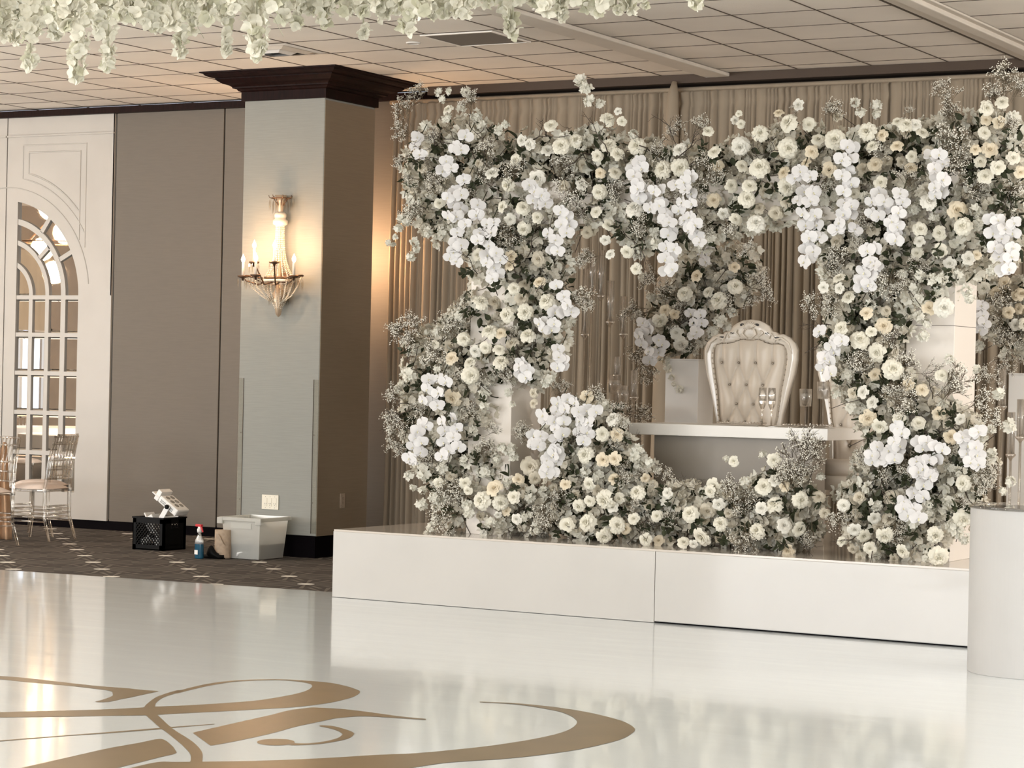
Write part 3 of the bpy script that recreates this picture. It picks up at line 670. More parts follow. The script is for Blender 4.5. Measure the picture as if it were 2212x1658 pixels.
    for s in (-1, 1):
        acc = 0
        for (a, za), (b_, zb) in zip(P, P[1:]):
            l = math.hypot(a-b_, za-zb); 
            k = acc
            while k < l: f_ = k/l; sd.ball((s*(a+(b_-a)*f_), -.036, za+(zb-za)*f_-z0), .0052, 6, 4); k += .036
            acc = k-l
    sd.build('nailhead_trim', t, smooth=True)
    sc = MB().use('throne_leather'); sc.lathe([(.001, .55), (.30, .545), (.325, .52), (.325, .47), (.31, .45)], (0, -.27, 0), 32, 1, .85).build('seat_cushion', t, smooth=True)
    ap = MB().use('throne_frame'); ap.lathe([(.315, .45), (.33, .43), (.325, .37), (.30, .355), (.001, .355)], (0, -.27, 0), 32, 1, .85).build('seat_apron', t, smooth=True)
    for sx, sy in ((-1, -1), (1, -1), (-1, 1), (1, 1)):
        bx_, by = sx*.25, -.27+sy*.20
        MB().use('throne_frame').tube([(bx_, by, .40), (bx_+sx*.035, by+sy*.02, .30), (bx_+sx*.02, by+sy*.01, .16), (bx_+sx*.005, by, .06), (bx_+sx*.03, by+sy*.02, .02), (bx_+sx*.03, by+sy*.02, 0)], [.035, .04, .026, .018, .028, .024], 10).build('leg', t, smooth=True)
    for sx in (-1, 1): MB().use('throne_frame').tube([(sx*.215, 0, .50), (sx*.222, 0, .75)], .022, 8).build('back_post', t, smooth=True)
    return t
th = make_throne('cream button-tufted throne chair in full view behind the table'); th.location = (-6.475, 14.95, SH)
t2x = ony(1765, 780, 14.95).x+.343
copy_tree(th, loc=(t2x, 14.95, SH), label='cream tufted throne chair half hidden behind the right flower column')

# tall glass candle stands
def candlestick(px, ycup, ytop, Y, lab, rr=.026, base=SH, cup=True):
    p = ony(px, ycup, Y); q = ony(px, ytop, Y); t = empty('glass_candlestick', (p.x, Y, base), label=lab, cat='candlestick', group='tall glass candlesticks behind the flower arch')
    zc_ = p.z-base; zt = q.z-base
    MB().use('crystal').lathe([(.06, 0), (.06, .008), (.012, .02), (.009, .06)], n=20).build('foot', t, smooth=True)
    MB().use('acrylic').tube([(0, 0, .03), (0, 0, zc_)], .0085, 10).build('stem', t, smooth=True)
    MB().use('crystal').lathe([(.009, zc_-.03), (.012, zc_-.02), (rr*1.25, zc_), (rr*1.3, zc_+.012), (rr, zc_+.012)], n=20).build('cup', t, smooth=True)
    MB().use('glass').lathe([(rr, zc_+.01), (rr, zt), (rr-.002, zt), (rr-.002, zc_+.012)], n=20).build('glass_chimney', t, smooth=True)
    MB().use('candle').lathe([(.009, zc_+.012), (.009, zc_+.012+(zt-zc_)*.45), (.001, zc_+.016+(zt-zc_)*.45)], n=12).build('taper_candle', t, smooth=True)
WH = ['leftmost of the tall glass candlesticks left of the plinth', 'second tall candlestick from the left, its chimney reaching highest', 'third tall candlestick from the left between the arch column and plinth', 'fourth tall candlestick from the left, with a wide cup at mid height', 'rightmost candlestick left of the plinth, beside the small arrangement']
for (px, yc, yt, Y), l in zip(((1263, 724, 580, 15.3), (1279, 632, 545, 15.55), (1298, 641, 540, 15.35), (1318, 697, 606, 15.2), (1346, 723, 640, 15.45)), WH): candlestick(px, yc, yt, Y, l)
for (px, yc, yt), l in zip(((1333, 812, 770), (1369, 860, 800)), ('short-chimneyed glass candlestick above the floating candles', 'lowest glass candlestick just right of the floating candles')): candlestick(px, yc, yt, 15.1, l)
for (px, yc, yt), l in zip(((2183, 984, 890), (2204, 946, 862), (2164, 880, 798)), ('glass candlestick with the lowest cup beyond the white pedestal', 'glass candlestick nearest the right edge beyond the white pedestal', 'glass candlestick with the highest cup right of the arch pillar')): candlestick(px, yc, yt, 15.0, l)
def floating(px, yb, Y, zb, lab, foot=True, s=1.0):
    p = ony(px, yb, Y); t = empty('floating_candle_glass', (p.x, Y, zb), label=lab, cat='candle holder'); z = max(.08, p.z-zb)
    MB().use('crystal').lathe([(.04*s, 0), (.04*s, .004), (.006, .012), (.005, z)], n=20).build('stem', t, smooth=True)
    MB().use('glass').lathe([(.004, z), (.032*s, z+.004), (.036*s, z+.10*s), (.034*s, z+.10*s), (.030*s, z+.008), (.003, z+.004)], n=24).build('glass_bowl', t, smooth=True)
    MB().use('candle').lathe([(.001, z+.055*s), (.028*s, z+.057*s), (.031*s, z+.066*s), (.028*s, z+.074*s), (.001, z+.075*s)], n=20).build('floating_candle', t, smooth=True)
floating(1740, 878, 14.3, 1.217, 'stemmed glass with a floating candle on the table, left of the pair', s=1.15)
floating(1778, 862, 14.45, 1.217, 'taller stemmed glass with floating candle on the table, beside the right flowers', s=1.15)
floating(1327, 850, 15.05, SH, 'tall stemmed glass with white floating candle, higher of two behind the mound', s=1.3)
floating(1344, 872, 14.95, SH, 'tall stemmed glass with white floating candle, lower of two behind the mound', s=1.3)
# champagne flutes, plates, cutlery
def flute(px, Y, lab):
    p = ony(px, 915, Y); t = empty('champagne_flute', (p.x, Y, 1.217), label=lab, cat='glass')
    MB().use('crystal').lathe([(.032, 0), (.030, .003), (.005, .01), (.0045, .10), (.012, .115)], n=20).build('stem', t, smooth=True)
    MB().use('crystal').lathe([(.010, .112), (.024, .145), (.026, .165)], n=16).build('cut_base', t)
    MB().use('glass').lathe([(.026, .165), (.027, .20), (.024, .25), (.023, .25), (.025, .20), (.024, .167)], n=24).build('bowl', t, smooth=True)
flute(1646, 14.12, 'left crystal champagne flute standing before the full-view throne'); flute(1666, 14.12, 'right crystal champagne flute standing before the full-view throne')
def charger(px, Y, lab):
    p = ony(px, 915, Y); t = empty('glass_charger_plate', (p.x, Y, 1.217), label=lab, cat='plate')
    MB().use('glass').lathe([(.001, .004), (.11, .005), (.16, .014), (.16, .018), (.11, .009), (.001, .008)], n=48).build('plate', t, smooth=True)
    bd = MB().use('crystal')
    for k in range(40): a = k*math.tau/40; bd.ball((.158*math.cos(a), .158*math.sin(a), .017), .0065, 6, 4)
    bd.build('beaded_rim', t, smooth=True)
charger(1602, 14.30, 'clear beaded charger plate on the table before the full-view throne'); charger(1745, 14.22, 'clear beaded charger plate on the table beside the candle glasses')
for px, l in ((1671, 'fork lying on the table beside the right flute'), (1677, 'knife lying on the table right of the fork')):
    p = ony(px, 917, 14.1); f = MB().use('silver').box((-.008, -.0, 0), (.008, .10, .003)).box((-.004, .09, 0), (.004, .19, .003))
    if 'fork' in l:
        for k in range(4): f.box((-.010+.006*k, -.05, .001), (-.008+.006*k, .002, .003))
    else: f.box((-.009, -.09, .001), (.006, .002, .003))
    f.build('table_fork' if 'fork' in l else 'table_knife', loc=(p.x, 14.1, 1.2172), label=l, cat='cutlery')

# ------------------------------------------------------------------ crystal wall sconce
def make_sconce(lab):
    t = empty('crystal_wall_sconce', (0, 0, 0), label=lab, cat='wall lamp')
    Yc = -.08
    MB().use('sconce_gilt').lathe([(.001, -.32), (.022, -.30), (.035, -.22), (.055, -.13), (.03, -.09), (.014, -.02), (.012, .30), (.02, .36), (.03, .375), (.022, .42), (.026, .52), (.05, .575)], (0, Yc, 0), 16).build('centre_stem', t, smooth=True)
    MB().use('bronze').lathe([(.05, 0), (.05, .006), (.03, .016)], n=20).build('wall_plate', t).rotation_euler = (math.pi/2, 0, 0)
    MB().use('bronze').tube([(0, 0, 0), (0, Yc, -.03)], .012, 8).build('wall_arm', t)
    nk = MB().use('bead').lathe([(.034, .36), (.06, .372), (.062, .40), (.045, .41), (.05, .43), (.05, .445), (.03, .46)], (0, Yc, 0), 24); nk.build('neck_collar', t, smooth=True)
    hoop = MB().use('bronze'); 
    def circ(m, r, z, rr, n_=30, y=Yc): m.tube([(r*math.cos(k*math.tau/n_), y+r*.8*math.sin(k*math.tau/n_), z) for k in range(n_+1)], rr, 5, False)
    circ(hoop, .125, .0, .010); circ(hoop, .085, .555, .004); hoop.build('hoop', t, smooth=True)
    rim = MB().use('sconce_ivory'); circ(rim, .128, -.024, .012); circ(rim, .115, -.05, .007); rim.build('beaded_hoop', t, smooth=True)
    def beads(m, pts, r=.0066, step=.0135):
        m.mats = []; m.use('bead')
        acc = 0
        for a, b_ in zip(pts, pts[1:]):
            a, b_ = Vector(a), Vector(b_); l = (b_-a).length; k = acc
            while k < l: m.ball(tuple(a.lerp(b_, k/l)), r, 5, 4); k += step
            acc = k-l
    for k in range(16):          # bead strings flaring from the neck to the hoop
        a = k*math.tau/16; m = MB().use('crystal'); c_, s_ = math.cos(a), math.sin(a)*.8
        beads(m, [(r*c_, Yc+r*s_, z) for r, z in ((.035, .36), (.036, .28), (.042, .20), (.058, .12), (.085, .06), (.11, .02), (.125, 0))]); m.build('bead_string', t, smooth=True)
    for k in range(14):          # basket below
        a = k*math.tau/14; m = MB().use('crystal'); c_, s_ = math.cos(a), math.sin(a)*.8
        beads(m, [(r*c_, Yc+r*s_, z) for r, z in ((.12, -.02), (.105, -.09), (.08, -.16), (.045, -.22), (.02, -.27))], .006, .0145); m.build('basket_string', t, smooth=True)
    def drops(n_, r, z, l, nm, w_=.006, r2=None):
        m = MB().use('crystal')
        for k in range(n_):
            a = k*math.tau/n_; x, y = r*math.cos(a), Yc+.8*r*math.sin(a)
            m.add([(x, y, z), (x-w_, y, z-l*.3), (x, y-w_, z-l*.3), (x+w_, y, z-l*.3), (x, y+w_, z-l*.3), (x, y, z-l)], [(0, 1, 2), (0, 2, 3), (0, 3, 4), (0, 4, 1), (5, 2, 1), (5, 3, 2), (5, 4, 3), (5, 1, 4)])
        m.build(nm, t)
    drops(24, .122, -.03, .10, 'prism_fringe'); drops(16, .085, -.13, .10, 'prism_fringe'); drops(18, .10, .55, .085, 'crown_fringe', .005); drops(14, .07, .54, .10, 'crown_fringe', .005)
    for s_ in (-1, 1):
        sh = MB().use('bronze'); n_ = 20
        sh.tube([(s_*.20+.075*math.cos(k*math.tau/n_), Yc-.07+.05*math.sin(k*math.tau/n_), .005+.01*s_*math.cos(k*math.tau/n_)) for k in range(n_+1)], .008, 5, False); sh.build('side_hoop', t, smooth=True)
        for q in range(6):
            a = q*math.tau/6; m = MB().use('crystal'); x0, y0 = s_*.20+.07*math.cos(a), Yc-.07+.045*math.sin(a)
            beads(m, [(x0, y0, 0), (x0*.85, y0, -.075), (x0*.55, (y0+Yc)/2, -.15), (s_*.03, Yc-.02, -.21)], .006, .0145); m.build('side_swag', t, smooth=True)
        m = MB().use('crystal')
        for k in range(12):
            a = k*math.tau/12; x, y = s_*.20+.078*math.cos(a), Yc-.07+.052*math.sin(a)
            m.add([(x, y, -.01), (x-.005, y, -.04), (x, y-.005, -.04), (x+.005, y, -.04), (x, y+.005, -.04), (x, y, -.11)], [(0, 1, 2), (0, 2, 3), (0, 3, 4), (0, 4, 1), (5, 2, 1), (5, 3, 2), (5, 4, 3), (5, 1, 4)])
        m.build('side_fringe', t)
    cl = MB().use('bronze')
    for k in range(7): a = k*math.tau/7; cl.tube([(0.02*math.cos(a), Yc+.02*math.sin(a), .50), (.06*math.cos(a), Yc+.05*math.sin(a), .55), (.10*math.cos(a), Yc+.08*math.sin(a), .56), (.105*math.cos(a), Yc+.085*math.sin(a), .575)], [.004, .004, .003, .003], 5)
    cl.build('crown_scrolls', t, smooth=True)
    for (ax, ay, az) in ((-.25, -.236, 0), (0, -.41, 0), (.25, -.236, 0), (-.10, -.295, .11), (.10, -.295, .11)):
        am = MB().use('bronze').tube([(0.10*ax/.2, Yc+(ay-Yc)*.3, -.04), (ax*.55, Yc+(ay-Yc)*.6, -.06), (ax*.9, ay*.95, -.03+az), (ax, ay, az)], [.008, .007, .006, .006], 8).build('candle_arm', t, smooth=True)
        MB().use('bronze').lathe([(.006, az-.03), (.012, az-.01), (.042, az+.0), (.045, az+.012), (.012, az+.012)], (ax, ay, 0), 18).build('drip_pan', am, smooth=True)
        m = MB().use('crystal')
        for k in range(10):
            a = k*math.tau/10; x, y = ax+.042*math.cos(a), ay+.042*math.sin(a); m.add([(x, y, az), (x-.005, y, az-.03), (x, y-.005, az-.03), (x+.005, y, az-.03), (x, y+.005, az-.03), (x, y, az-.09)], [(0, 1, 2), (0, 2, 3), (0, 3, 4), (0, 4, 1), (5, 2, 1), (5, 3, 2), (5, 4, 3), (5, 1, 4)])
        m.build('pan_prisms', am)
        cn = MB().use('candle').lathe([(.011, az+.01), (.011, az+.115), (.006, az+.12)], (ax, ay, 0), 12).build('candle_sleeve', t, smooth=True)
        MB().use('bulb').lathe([(.006, 0), (.014, .012), (.017, .026), (.012, .044), (.004, .058), (.001, .068)], (ax, ay, az+.118), 14).build('flame_bulb', cn, smooth=True)
        l = bpy.data.lights.new('bulb_light', 'POINT'); l.energy = 3.4; l.color = (1, .60, .33); l.shadow_soft_size = .018
        lo = bpy.data.objects.new('bulb_light', l); COL.objects.link(lo); lo.parent = t; lo.location = (ax, ay-.0, az+.21)
    for o_ in t.children:
        if o_.type == 'MESH' and o_.name.split('.')[0] in ('centre_stem', 'neck_collar', 'hoop', 'bead_string', 'crown_fringe', 'crown_scrolls'):
            for v in o_.data.vertices:
                if v.co.z > .02: v.co.z *= 1.17
    return t
sc = make_sconce('lit crystal wall sconce with five candle bulbs on the front of the column')
sp_ = ony(603, 600, cy0-.08); sc.location = (sp_.x, cy0, sp_.z)
s2 = copy_tree(sc, loc=(cx0+.29, cy1, sp_.z), rz=math.pi, label='matching lit sconce on the hidden back of the column, glowing on the wall')
for q in s2.children:
    if q.type == 'LIGHT': q.data = q.data.copy(); q.data.energy = 8.5

# ------------------------------------------------------------------ clear ballroom chairs
def make_chair(lab):
    t = empty('clear_chiavari_chair', (0, 0, 0), label=lab, cat='chair'); A_ = 'acrylic'; W2, D2 = .195, .19
    for sx in (-1, 1):
        MB().use(A_).tube([(sx*W2, -D2, .44), (sx*W2, -D2, .2), (sx*(W2+.01), -D2-.03, 0)], [.015, .015, .011], 10).build('front_leg', t, smooth=True)
        MB().use(A_).tube([(sx*(W2+.01), D2+.06, 0), (sx*W2, D2, .2), (sx*W2, D2, .46), (sx*(W2-.01), D2+.03, .70), (sx*(W2-.02), D2+.085, .915)], [.011, .015, .015, .014, .011], 10).build('back_post', t, smooth=True)
    MB().use(A_).box((-W2-.015, -D2-.01, .425), (W2+.015, D2+.01, .445)).build('seat_frame', t, bevel=.006)
    MB().use('chair_cushion').grid(lambda u, v: ((u-.5)*.40*(1-.05*abs(2*v-1)**4), (v-.5)*.39, .452+.045*(1-abs(2*u-1)**5)*(1-abs(2*v-1)**5)), 14, 14).box((-.20, -.195, .446), (.20, .195, .453)).build('seat_cushion', t, smooth=True)
    st_ = MB().use(A_)
    for z in (.17, .24):
        for sx in (-1, 1): st_.tube([(sx*W2, -D2, z), (sx*W2, D2, z)], .0085, 8)
        st_.tube([(-W2, -D2, z+.03), (W2, -D2, z+.03)], .0085, 8); st_.tube([(-W2, D2, z+.03), (W2, D2, z+.03)], .0085, 8)
    st_.build('stretchers', t, smooth=True)
    yb = lambda z: D2+(.03*(z-.46)/.24 if z < .7 else .03+.055*(z-.7)/.215)
    for z in (.905, .84, .70, .62, .54): MB().use(A_).tube([(-W2+.012, yb(z), z), (0, yb(z)+.012, z), (W2-.012, yb(z), z)], .009, 8).build('back_rail', t, smooth=True)
    for k in range(7):
        x = -.145+.29*k/6; MB().use(A_).tube([(x, yb(.54)+.008, .54), (x, yb(.7)+.01, .7), (x, yb(.9)+.01, .9)], .0065, 6).build('back_spindle', t, smooth=True)
    cl = MB().use('fixture_white')
    for sx in (-1, 1):
        for sy in (-1, 1): cl.tube([(sx*W2, sy*D2, .425), (sx*W2, sy*D2, .455)], .019, 10)
    cl.build('seat_joints', t, smooth=True); return t
ch = make_chair('clear chair nearest the camera, its back to us at the left edge')
# local -y is the front of the chair; rear legs sit near the floor marks seen in the photo
def put(o, rear_px, ang, side=1):
    """puts the chair so that its rear leg on one side stands at the floor point seen at rear_px"""
    g_ = onz(*rear_px, 0); R2 = Matrix.Rotation(ang, 3, 'Z'); off = R2 @ Vector((side*.205, .25, 0)); o.location = (g_.x-off.x, g_.y-off.y, 0); o.rotation_euler[2] = ang
put(ch, (39, 1178), math.radians(-8), 1)
c2 = copy_tree(ch, label='clear chair with pale cushion in side view, standing right of the nearest one'); put(c2, (106, 1170), math.radians(-83), 1)
c3 = copy_tree(ch, label='clear chair farthest right, close against the mirrored doors'); put(c3, (114, 1160), math.radians(-78), 1)
# guest seating elsewhere in the hall: it shows only in the mirrors
k = 0
for (x, y, a) in ((-16.6, 13.6, 2.0), (-17.6, 14.6, 1.2), (-19.0, 13.6, 1.4), (-17.6, 12.1, 0.1), (-18.7, 11.3, -1.5), (-20.6, 12.2, 2.4), (-20.1, 9.6, .1), (-21.5, 10.2, 2.2)):
    k += 1; copy_tree(ch, loc=(x, y, 0), rz=a, label='clear chair of the guest tables, seen only as a mirror reflection', group='clear chairs seen reflected in the mirrored doors')
for x, y in ((-17.6, 13.5), (-20.0, 11.2)):
    t = empty('round_guest_table', (x, y, 0), label='round guest table under white cloth, seen only as a mirror reflection', cat='table', group='guest tables reflected in the mirrored doors')
    MB().use('white_enamel').lathe([(.001, .75), (.75, .75), (.77, .74), (.80, .02), (.79, .01)], n=48).build('tablecloth', t, smooth=True)
# tan cloth hanging over the leftmost chair
tc_ = onz(3, 1166, 0)
tm = MB().use('tan_cloth'); tm.grid(lambda u, v: (-.09+.18*u*(1-.35*v), .02*math.sin(u*14), .82*v*(1+.03*math.sin(u*9))), 28, 12)
o = tm.build('tan_cloth', smooth=True, loc=(tc_.x, tc_.y, .006), label='long tan cloth draped upright behind the clear chair at the left edge', cat='cloth')
md = o.modifiers.new('thick', 'SOLIDIFY'); md.thickness = .012; o.rotation_euler = (0, 0, .5)

# ------------------------------------------------------------------ crate, lamp, cleaning things, bin
cf = onz(351, 1190, 0)        # front right bottom corner
S_ = .315; ct = empty('milk_crate', (cf.x-S_/2, cf.y+S_/2, 0), label='black plastic milk crate on the carpet before the beige wall', cat='crate')
h_ = .275
def crate_side(nm, rot, lattice):
    m = MB().use('black_plastic'); w2 = S_/2; y = -w2
    m.box((-w2, y, 0), (w2, y+.008, .045)).box((-w2, y, h_-.05), (w2, y+.008, h_)).box((-w2, y, 0), (-w2+.035, y+.008, h_)).box((w2-.035, y, 0), (w2, y+.008, h_))
    if lattice:
        n_ = 8
        for k in range(-n_, n_+1):
            for s in (1, -1):
                x0 = k*.030; za, zb = .045, h_-.05; xa, xb = x0-s*(zb-za)/2*.9, x0+s*(zb-za)/2*.9
                P = []
                for t_ in range(21):
                    f_ = t_/20; x = xa+(xb-xa)*f_
                    if abs(x) <= w2-.03: P.append((x, y+.004, za+(zb-za)*f_))
                if len(P) > 2: m.tube([P[0], P[-1]], .0048, 4)
    else:
        m.box((-w2, y, .04), (w2, y+.005, h_-.09)); m.box((-w2, y, h_-.09), (-.05, y+.006, h_)); m.box((.05, y, h_-.09), (w2, y+.006, h_))
    o = m.build(nm, ct); o.rotation_euler[2] = rot
crate_side('front_side', 0, True); crate_side('right_side', math.pi/2, False); crate_side('back_side', math.pi, True); crate_side('left_side', -math.pi/2, False)
MB().use('black_plastic').box((-S_/2, -S_/2, .004), (S_/2, S_/2, .012)).build('crate_bottom', ct)
MB().use('black_plastic').box((-S_/2-.006, -S_/2-.006, h_-.012), (S_/2+.006, -S_/2, h_)).box((-S_/2-.006, S_/2, h_-.012), (S_/2+.006, S_/2+.006, h_)).box((-S_/2-.006, -S_/2, h_-.012), (-S_/2, S_/2, h_)).box((S_/2, -S_/2, h_-.012), (S_/2+.006, S_/2, h_)).build('rim', ct)
# lighting fixtures: one tilted out of the crate, others inside
def fixture(loc, ry, rz, lab, rx=0):
    t = empty('stage_wash_light', loc, label=lab, cat='stage light'); t.rotation_euler = (rx, ry, rz)
    b_ = MB().use('fixture_white').box((-.11, -.085, -.032), (.11, .085, .032)).build('housing', t, bevel=.014)
    l = MB().use('lens')
    for i in range(3):
        for j in range(2): l.lathe([(.022, .032), (.022, .034), (.001, .0345)], (-.065+.055*i, -.03+.06*j, 0), 14)
    l.build('lenses', t)
    v_ = MB().use('dark_hole')
    for i in range(5): v_.box((-.08+.012*i, -.0862, -.016), (-.076+.012*i, -.0848, .010)); v_.box((.01+.012*i, -.0862, -.016), (.014+.012*i, -.0848, .010))
    v_.build('vent_slots', t)
    y_ = MB().use('fixture_white'); y_.box((-.012, -.100, -.115), (.035, -.092, .012)).box((-.012, .092, -.115), (.035, .100, .012)).box((-.012, -.100, -.123), (.035, .100, -.115)); y_.build('yoke', t, bevel=.003)
    MB().use('black_plastic').lathe([(.019, 0), (.019, .014), (.014, .018), (.001, .018)], n=14).build('tilt_knob', t).matrix_local = Matrix.Translation((.012, -.100, -.0)) @ Matrix.Rotation(math.pi/2, 4, 'X')
    MB().use('fixture_white').box((-.16, -.075, -.036), (-.115, .075, .058)).box((-.20, -.08, -.004), (-.112, .08, .008)).build('barn_plate', t, bevel=.004)
    return t
fl = ony(372, 1093, cf.y+.12); fixture((fl.x, cf.y+.14, fl.z+.005), math.radians(33), 0, 'white six-lens stage light tilted on top of the black crate')
fl2 = fixture((ct.location.x+.01, ct.location.y-.03, .13), math.radians(62), .15, 'white stage light lying inside the black crate behind its lattice')
# spray bottle
p = onz(430, 1206, 0); t = empty('spray_bottle', p, -.3, label='clear spray bottle half full of blue liquid with a red trigger', cat='spray bottle')
MB().use('spray_blue').lathe([(.001, .002), (.044, .002), (.047, .01), (.047, .118), (.001, .118)], n=24, sy=.62).build('blue_liquid', t, smooth=False)
MB().use('glass').lathe([(.049, .12), (.042, .15), (.022, .185), (.017, .205), (.017, .215)], n=24, sy=.62).build('bottle_body', t, smooth=True)
MB().use('fixture_white').lathe([(.049, .119), (.043, .148), (.023, .182)], n=24, sy=.60).build('frosted_shoulder', t, smooth=True)
MB().use('fixture_white').lathe([(.020, .21), (.021, .235), (.014, .245)], n=16).build('collar', t, smooth=True)
MB().use('fixture_white').box((-.012, -.010, .238), (.018, .010, .262)).build('pump_body', t, bevel=.003)
MB().use('spray_red').box((-.045, -.011, .255), (.030, .011, .275)).box((-.052, -.008, .258), (-.044, .008, .270)).add([(.012, -.006, .256), (.030, -.006, .256), (.048, -.006, .215), (.040, -.006, .212), (.012, .006, .256), (.030, .006, .256), (.048, .006, .215), (.040, .006, .212)], [(0, 1, 2, 3), (7, 6, 5, 4), (0, 3, 7, 4), (1, 5, 6, 2), (3, 2, 6, 7)]).build('trigger_head', t, bevel=.003)
MB().use('fixture_white').box((-.022, -.0315, .035), (.022, -.0302, .07)).build('paper_label', t)
# dark pouch between bottle and roll
p = onz(452, 1207, 0); MB().use('black_plastic').grid(lambda u, v: ((u-.5)*.16*(1-.35*v), -.03*math.sin(math.pi*v)*math.sin(math.pi*u)-.01, .10*v*(.75+.3*math.sin(u*5))), 12, 8).box((-.085, -.02, 0), (.08, .06, .03)).build('black_bag', smooth=True, loc=p+Vector((0, .06, .002)), label='crumpled black plastic bag between the spray bottle and paper roll', cat='bag')
# kraft paper roll
p = onz(473, 1206, 0); t = empty('paper_towel_roll', p+Vector((0, .05, 0)), label='brown kraft paper towel roll with a torn loose end beside the bin', cat='paper roll')
MB().use('kraft').lathe([(.022, .002), (.066, .002), (.067, .006), (.067, .226), (.065, .23), (.022, .23), (.022, .002)], n=32).build('roll', t, smooth=True)
MB().use('kraft').grid(lambda u, v: (.0+.075*math.cos(-1.7+1.5*u), .075*math.sin(-1.7+1.5*u)-.01*v, .01+(.19+.02*math.sin(7*u)-.10*u)*v), 14, 8).build('torn_sheet', t, smooth=True)
# storage bin
p = onz(559, 1210, 0); wb, db, hb = .34, .36, .335; t = empty('plastic_storage_bin', (p.x-wb/2, p.y+db/2, 0), label='open milky plastic storage bin part filled with water by the column', cat='storage bin')
def tapered(m, z0, z1, k0, k1, inset=0, close=False):
    a = [(sx*(wb/2*k0-inset), sy*(db/2*k0-inset), z0) for sx, sy in ((-1, -1), (1, -1), (1, 1), (-1, 1))]; b_ = [(sx*(wb/2*k1-inset), sy*(db/2*k1-inset), z1) for sx, sy in ((-1, -1), (1, -1), (1, 1), (-1, 1))]
    f = [(0, 1, 5, 4), (1, 2, 6, 5), (2, 3, 7, 6), (3, 0, 4, 7), (0, 3, 2, 1)]
    if close: f.append((4, 5, 6, 7))
    return m.add(a+b_, f)
bb = tapered(MB().use('bin_plastic'), .004, hb, .94, 1.10).build('bin_walls', t, bevel=.0)
ri = MB().use('bin_plastic'); w2, d2 = wb/2*1.10, db/2*1.10
for a, b_ in (((-w2-.018, -d2-.018, hb-.03), (w2+.018, -d2, hb)), ((-w2-.018, d2, hb-.03), (w2+.018, d2+.018, hb)), ((-w2-.018, -d2, hb-.03), (-w2, d2, hb)), ((w2, -d2, hb-.03), (w2+.018, d2, hb))): ri.box(a, b_)
for sx in (-1, 1): ri.box((sx*w2-.035, -d2-.022, hb-.055), (sx*w2+.02, -d2+.01, hb-.004))
ri.build('rim', t, bevel=.005)
MB().use('bin_plastic').box((-.10, -d2+.001, hb-.09), (.10, -d2+.006, hb-.045)).build('grip_panel', t)
tapered(MB().use('water'), .006, .125, .93, .975, .004, True).build('water', t)
MB().use('fixture_white').tube([(-.05, -db/2+.012, .02), (-.04, -db/2+.01, .045), (-.01, -db/2+.01, .055), (.03, -db/2+.012, .058)], [.012, .012, .006, .003], 6).build('white_sticker_scrap', t, smooth=True)
# lamp bodies added around the fill lights and the reflected chandelier, out of view
for lx, ly, lz, lab in ((-3, 1.5, 3.1, 'bronze ring chandelier added for a fill light over the near part of the dance floor, outside the picture'), (-10.5, 3.4, 3.1, 'bronze ring chandelier added for a fill light over the left part of the dance floor, outside the picture'), (2.2, 14.6, 2.7, 'bronze ring chandelier added for a fill light right of the stage, outside the picture'), (-18.5, 2, 2.9, 'bronze ring chandelier added for a fill light in the rear left of the hall, outside the picture'), (-21, 10.1, 3.2, 'bronze ring chandelier near the left windows, seen only as a reflection')):
    t = empty('added_ring_chandelier', (lx, ly, lz), label=lab, cat='chandelier')
    MB().use('bronze').tube([(.5*math.cos(k*math.tau/32), .5*math.sin(k*math.tau/32), 0) for k in range(33)], .012, 6, False).build('ring', t, smooth=True)
    m = MB().use('bronze').tube([(0, 0, .4), (0, 0, ZC-lz)], .01, 8)
    for k in range(4): m.tube([(.5*math.cos(k*math.tau/4), .5*math.sin(k*math.tau/4), 0), (0, 0, .4)], .005, 6)
    m.build('hanger', t); MB().use('bronze').lathe([(.07, ZC-lz-.02), (.07, ZC-lz)], n=20).build('ceiling_rose', t)
t = empty('added_floor_lamp', (-17.3, 12.6, 0), label='slim bronze floor lamp added for a fill light beside the guest tables, outside the picture', cat='lamp')  # stand added to carry a fill light, out of view
MB().use('bronze').lathe([(.15, 0), (.15, .02), (.01, .03)], n=24).build('base', t, smooth=True)
MB().use('bronze').tube([(0, 0, .02), (0, 0, 1.24)], .01, 8).build('pole', t, smooth=True)
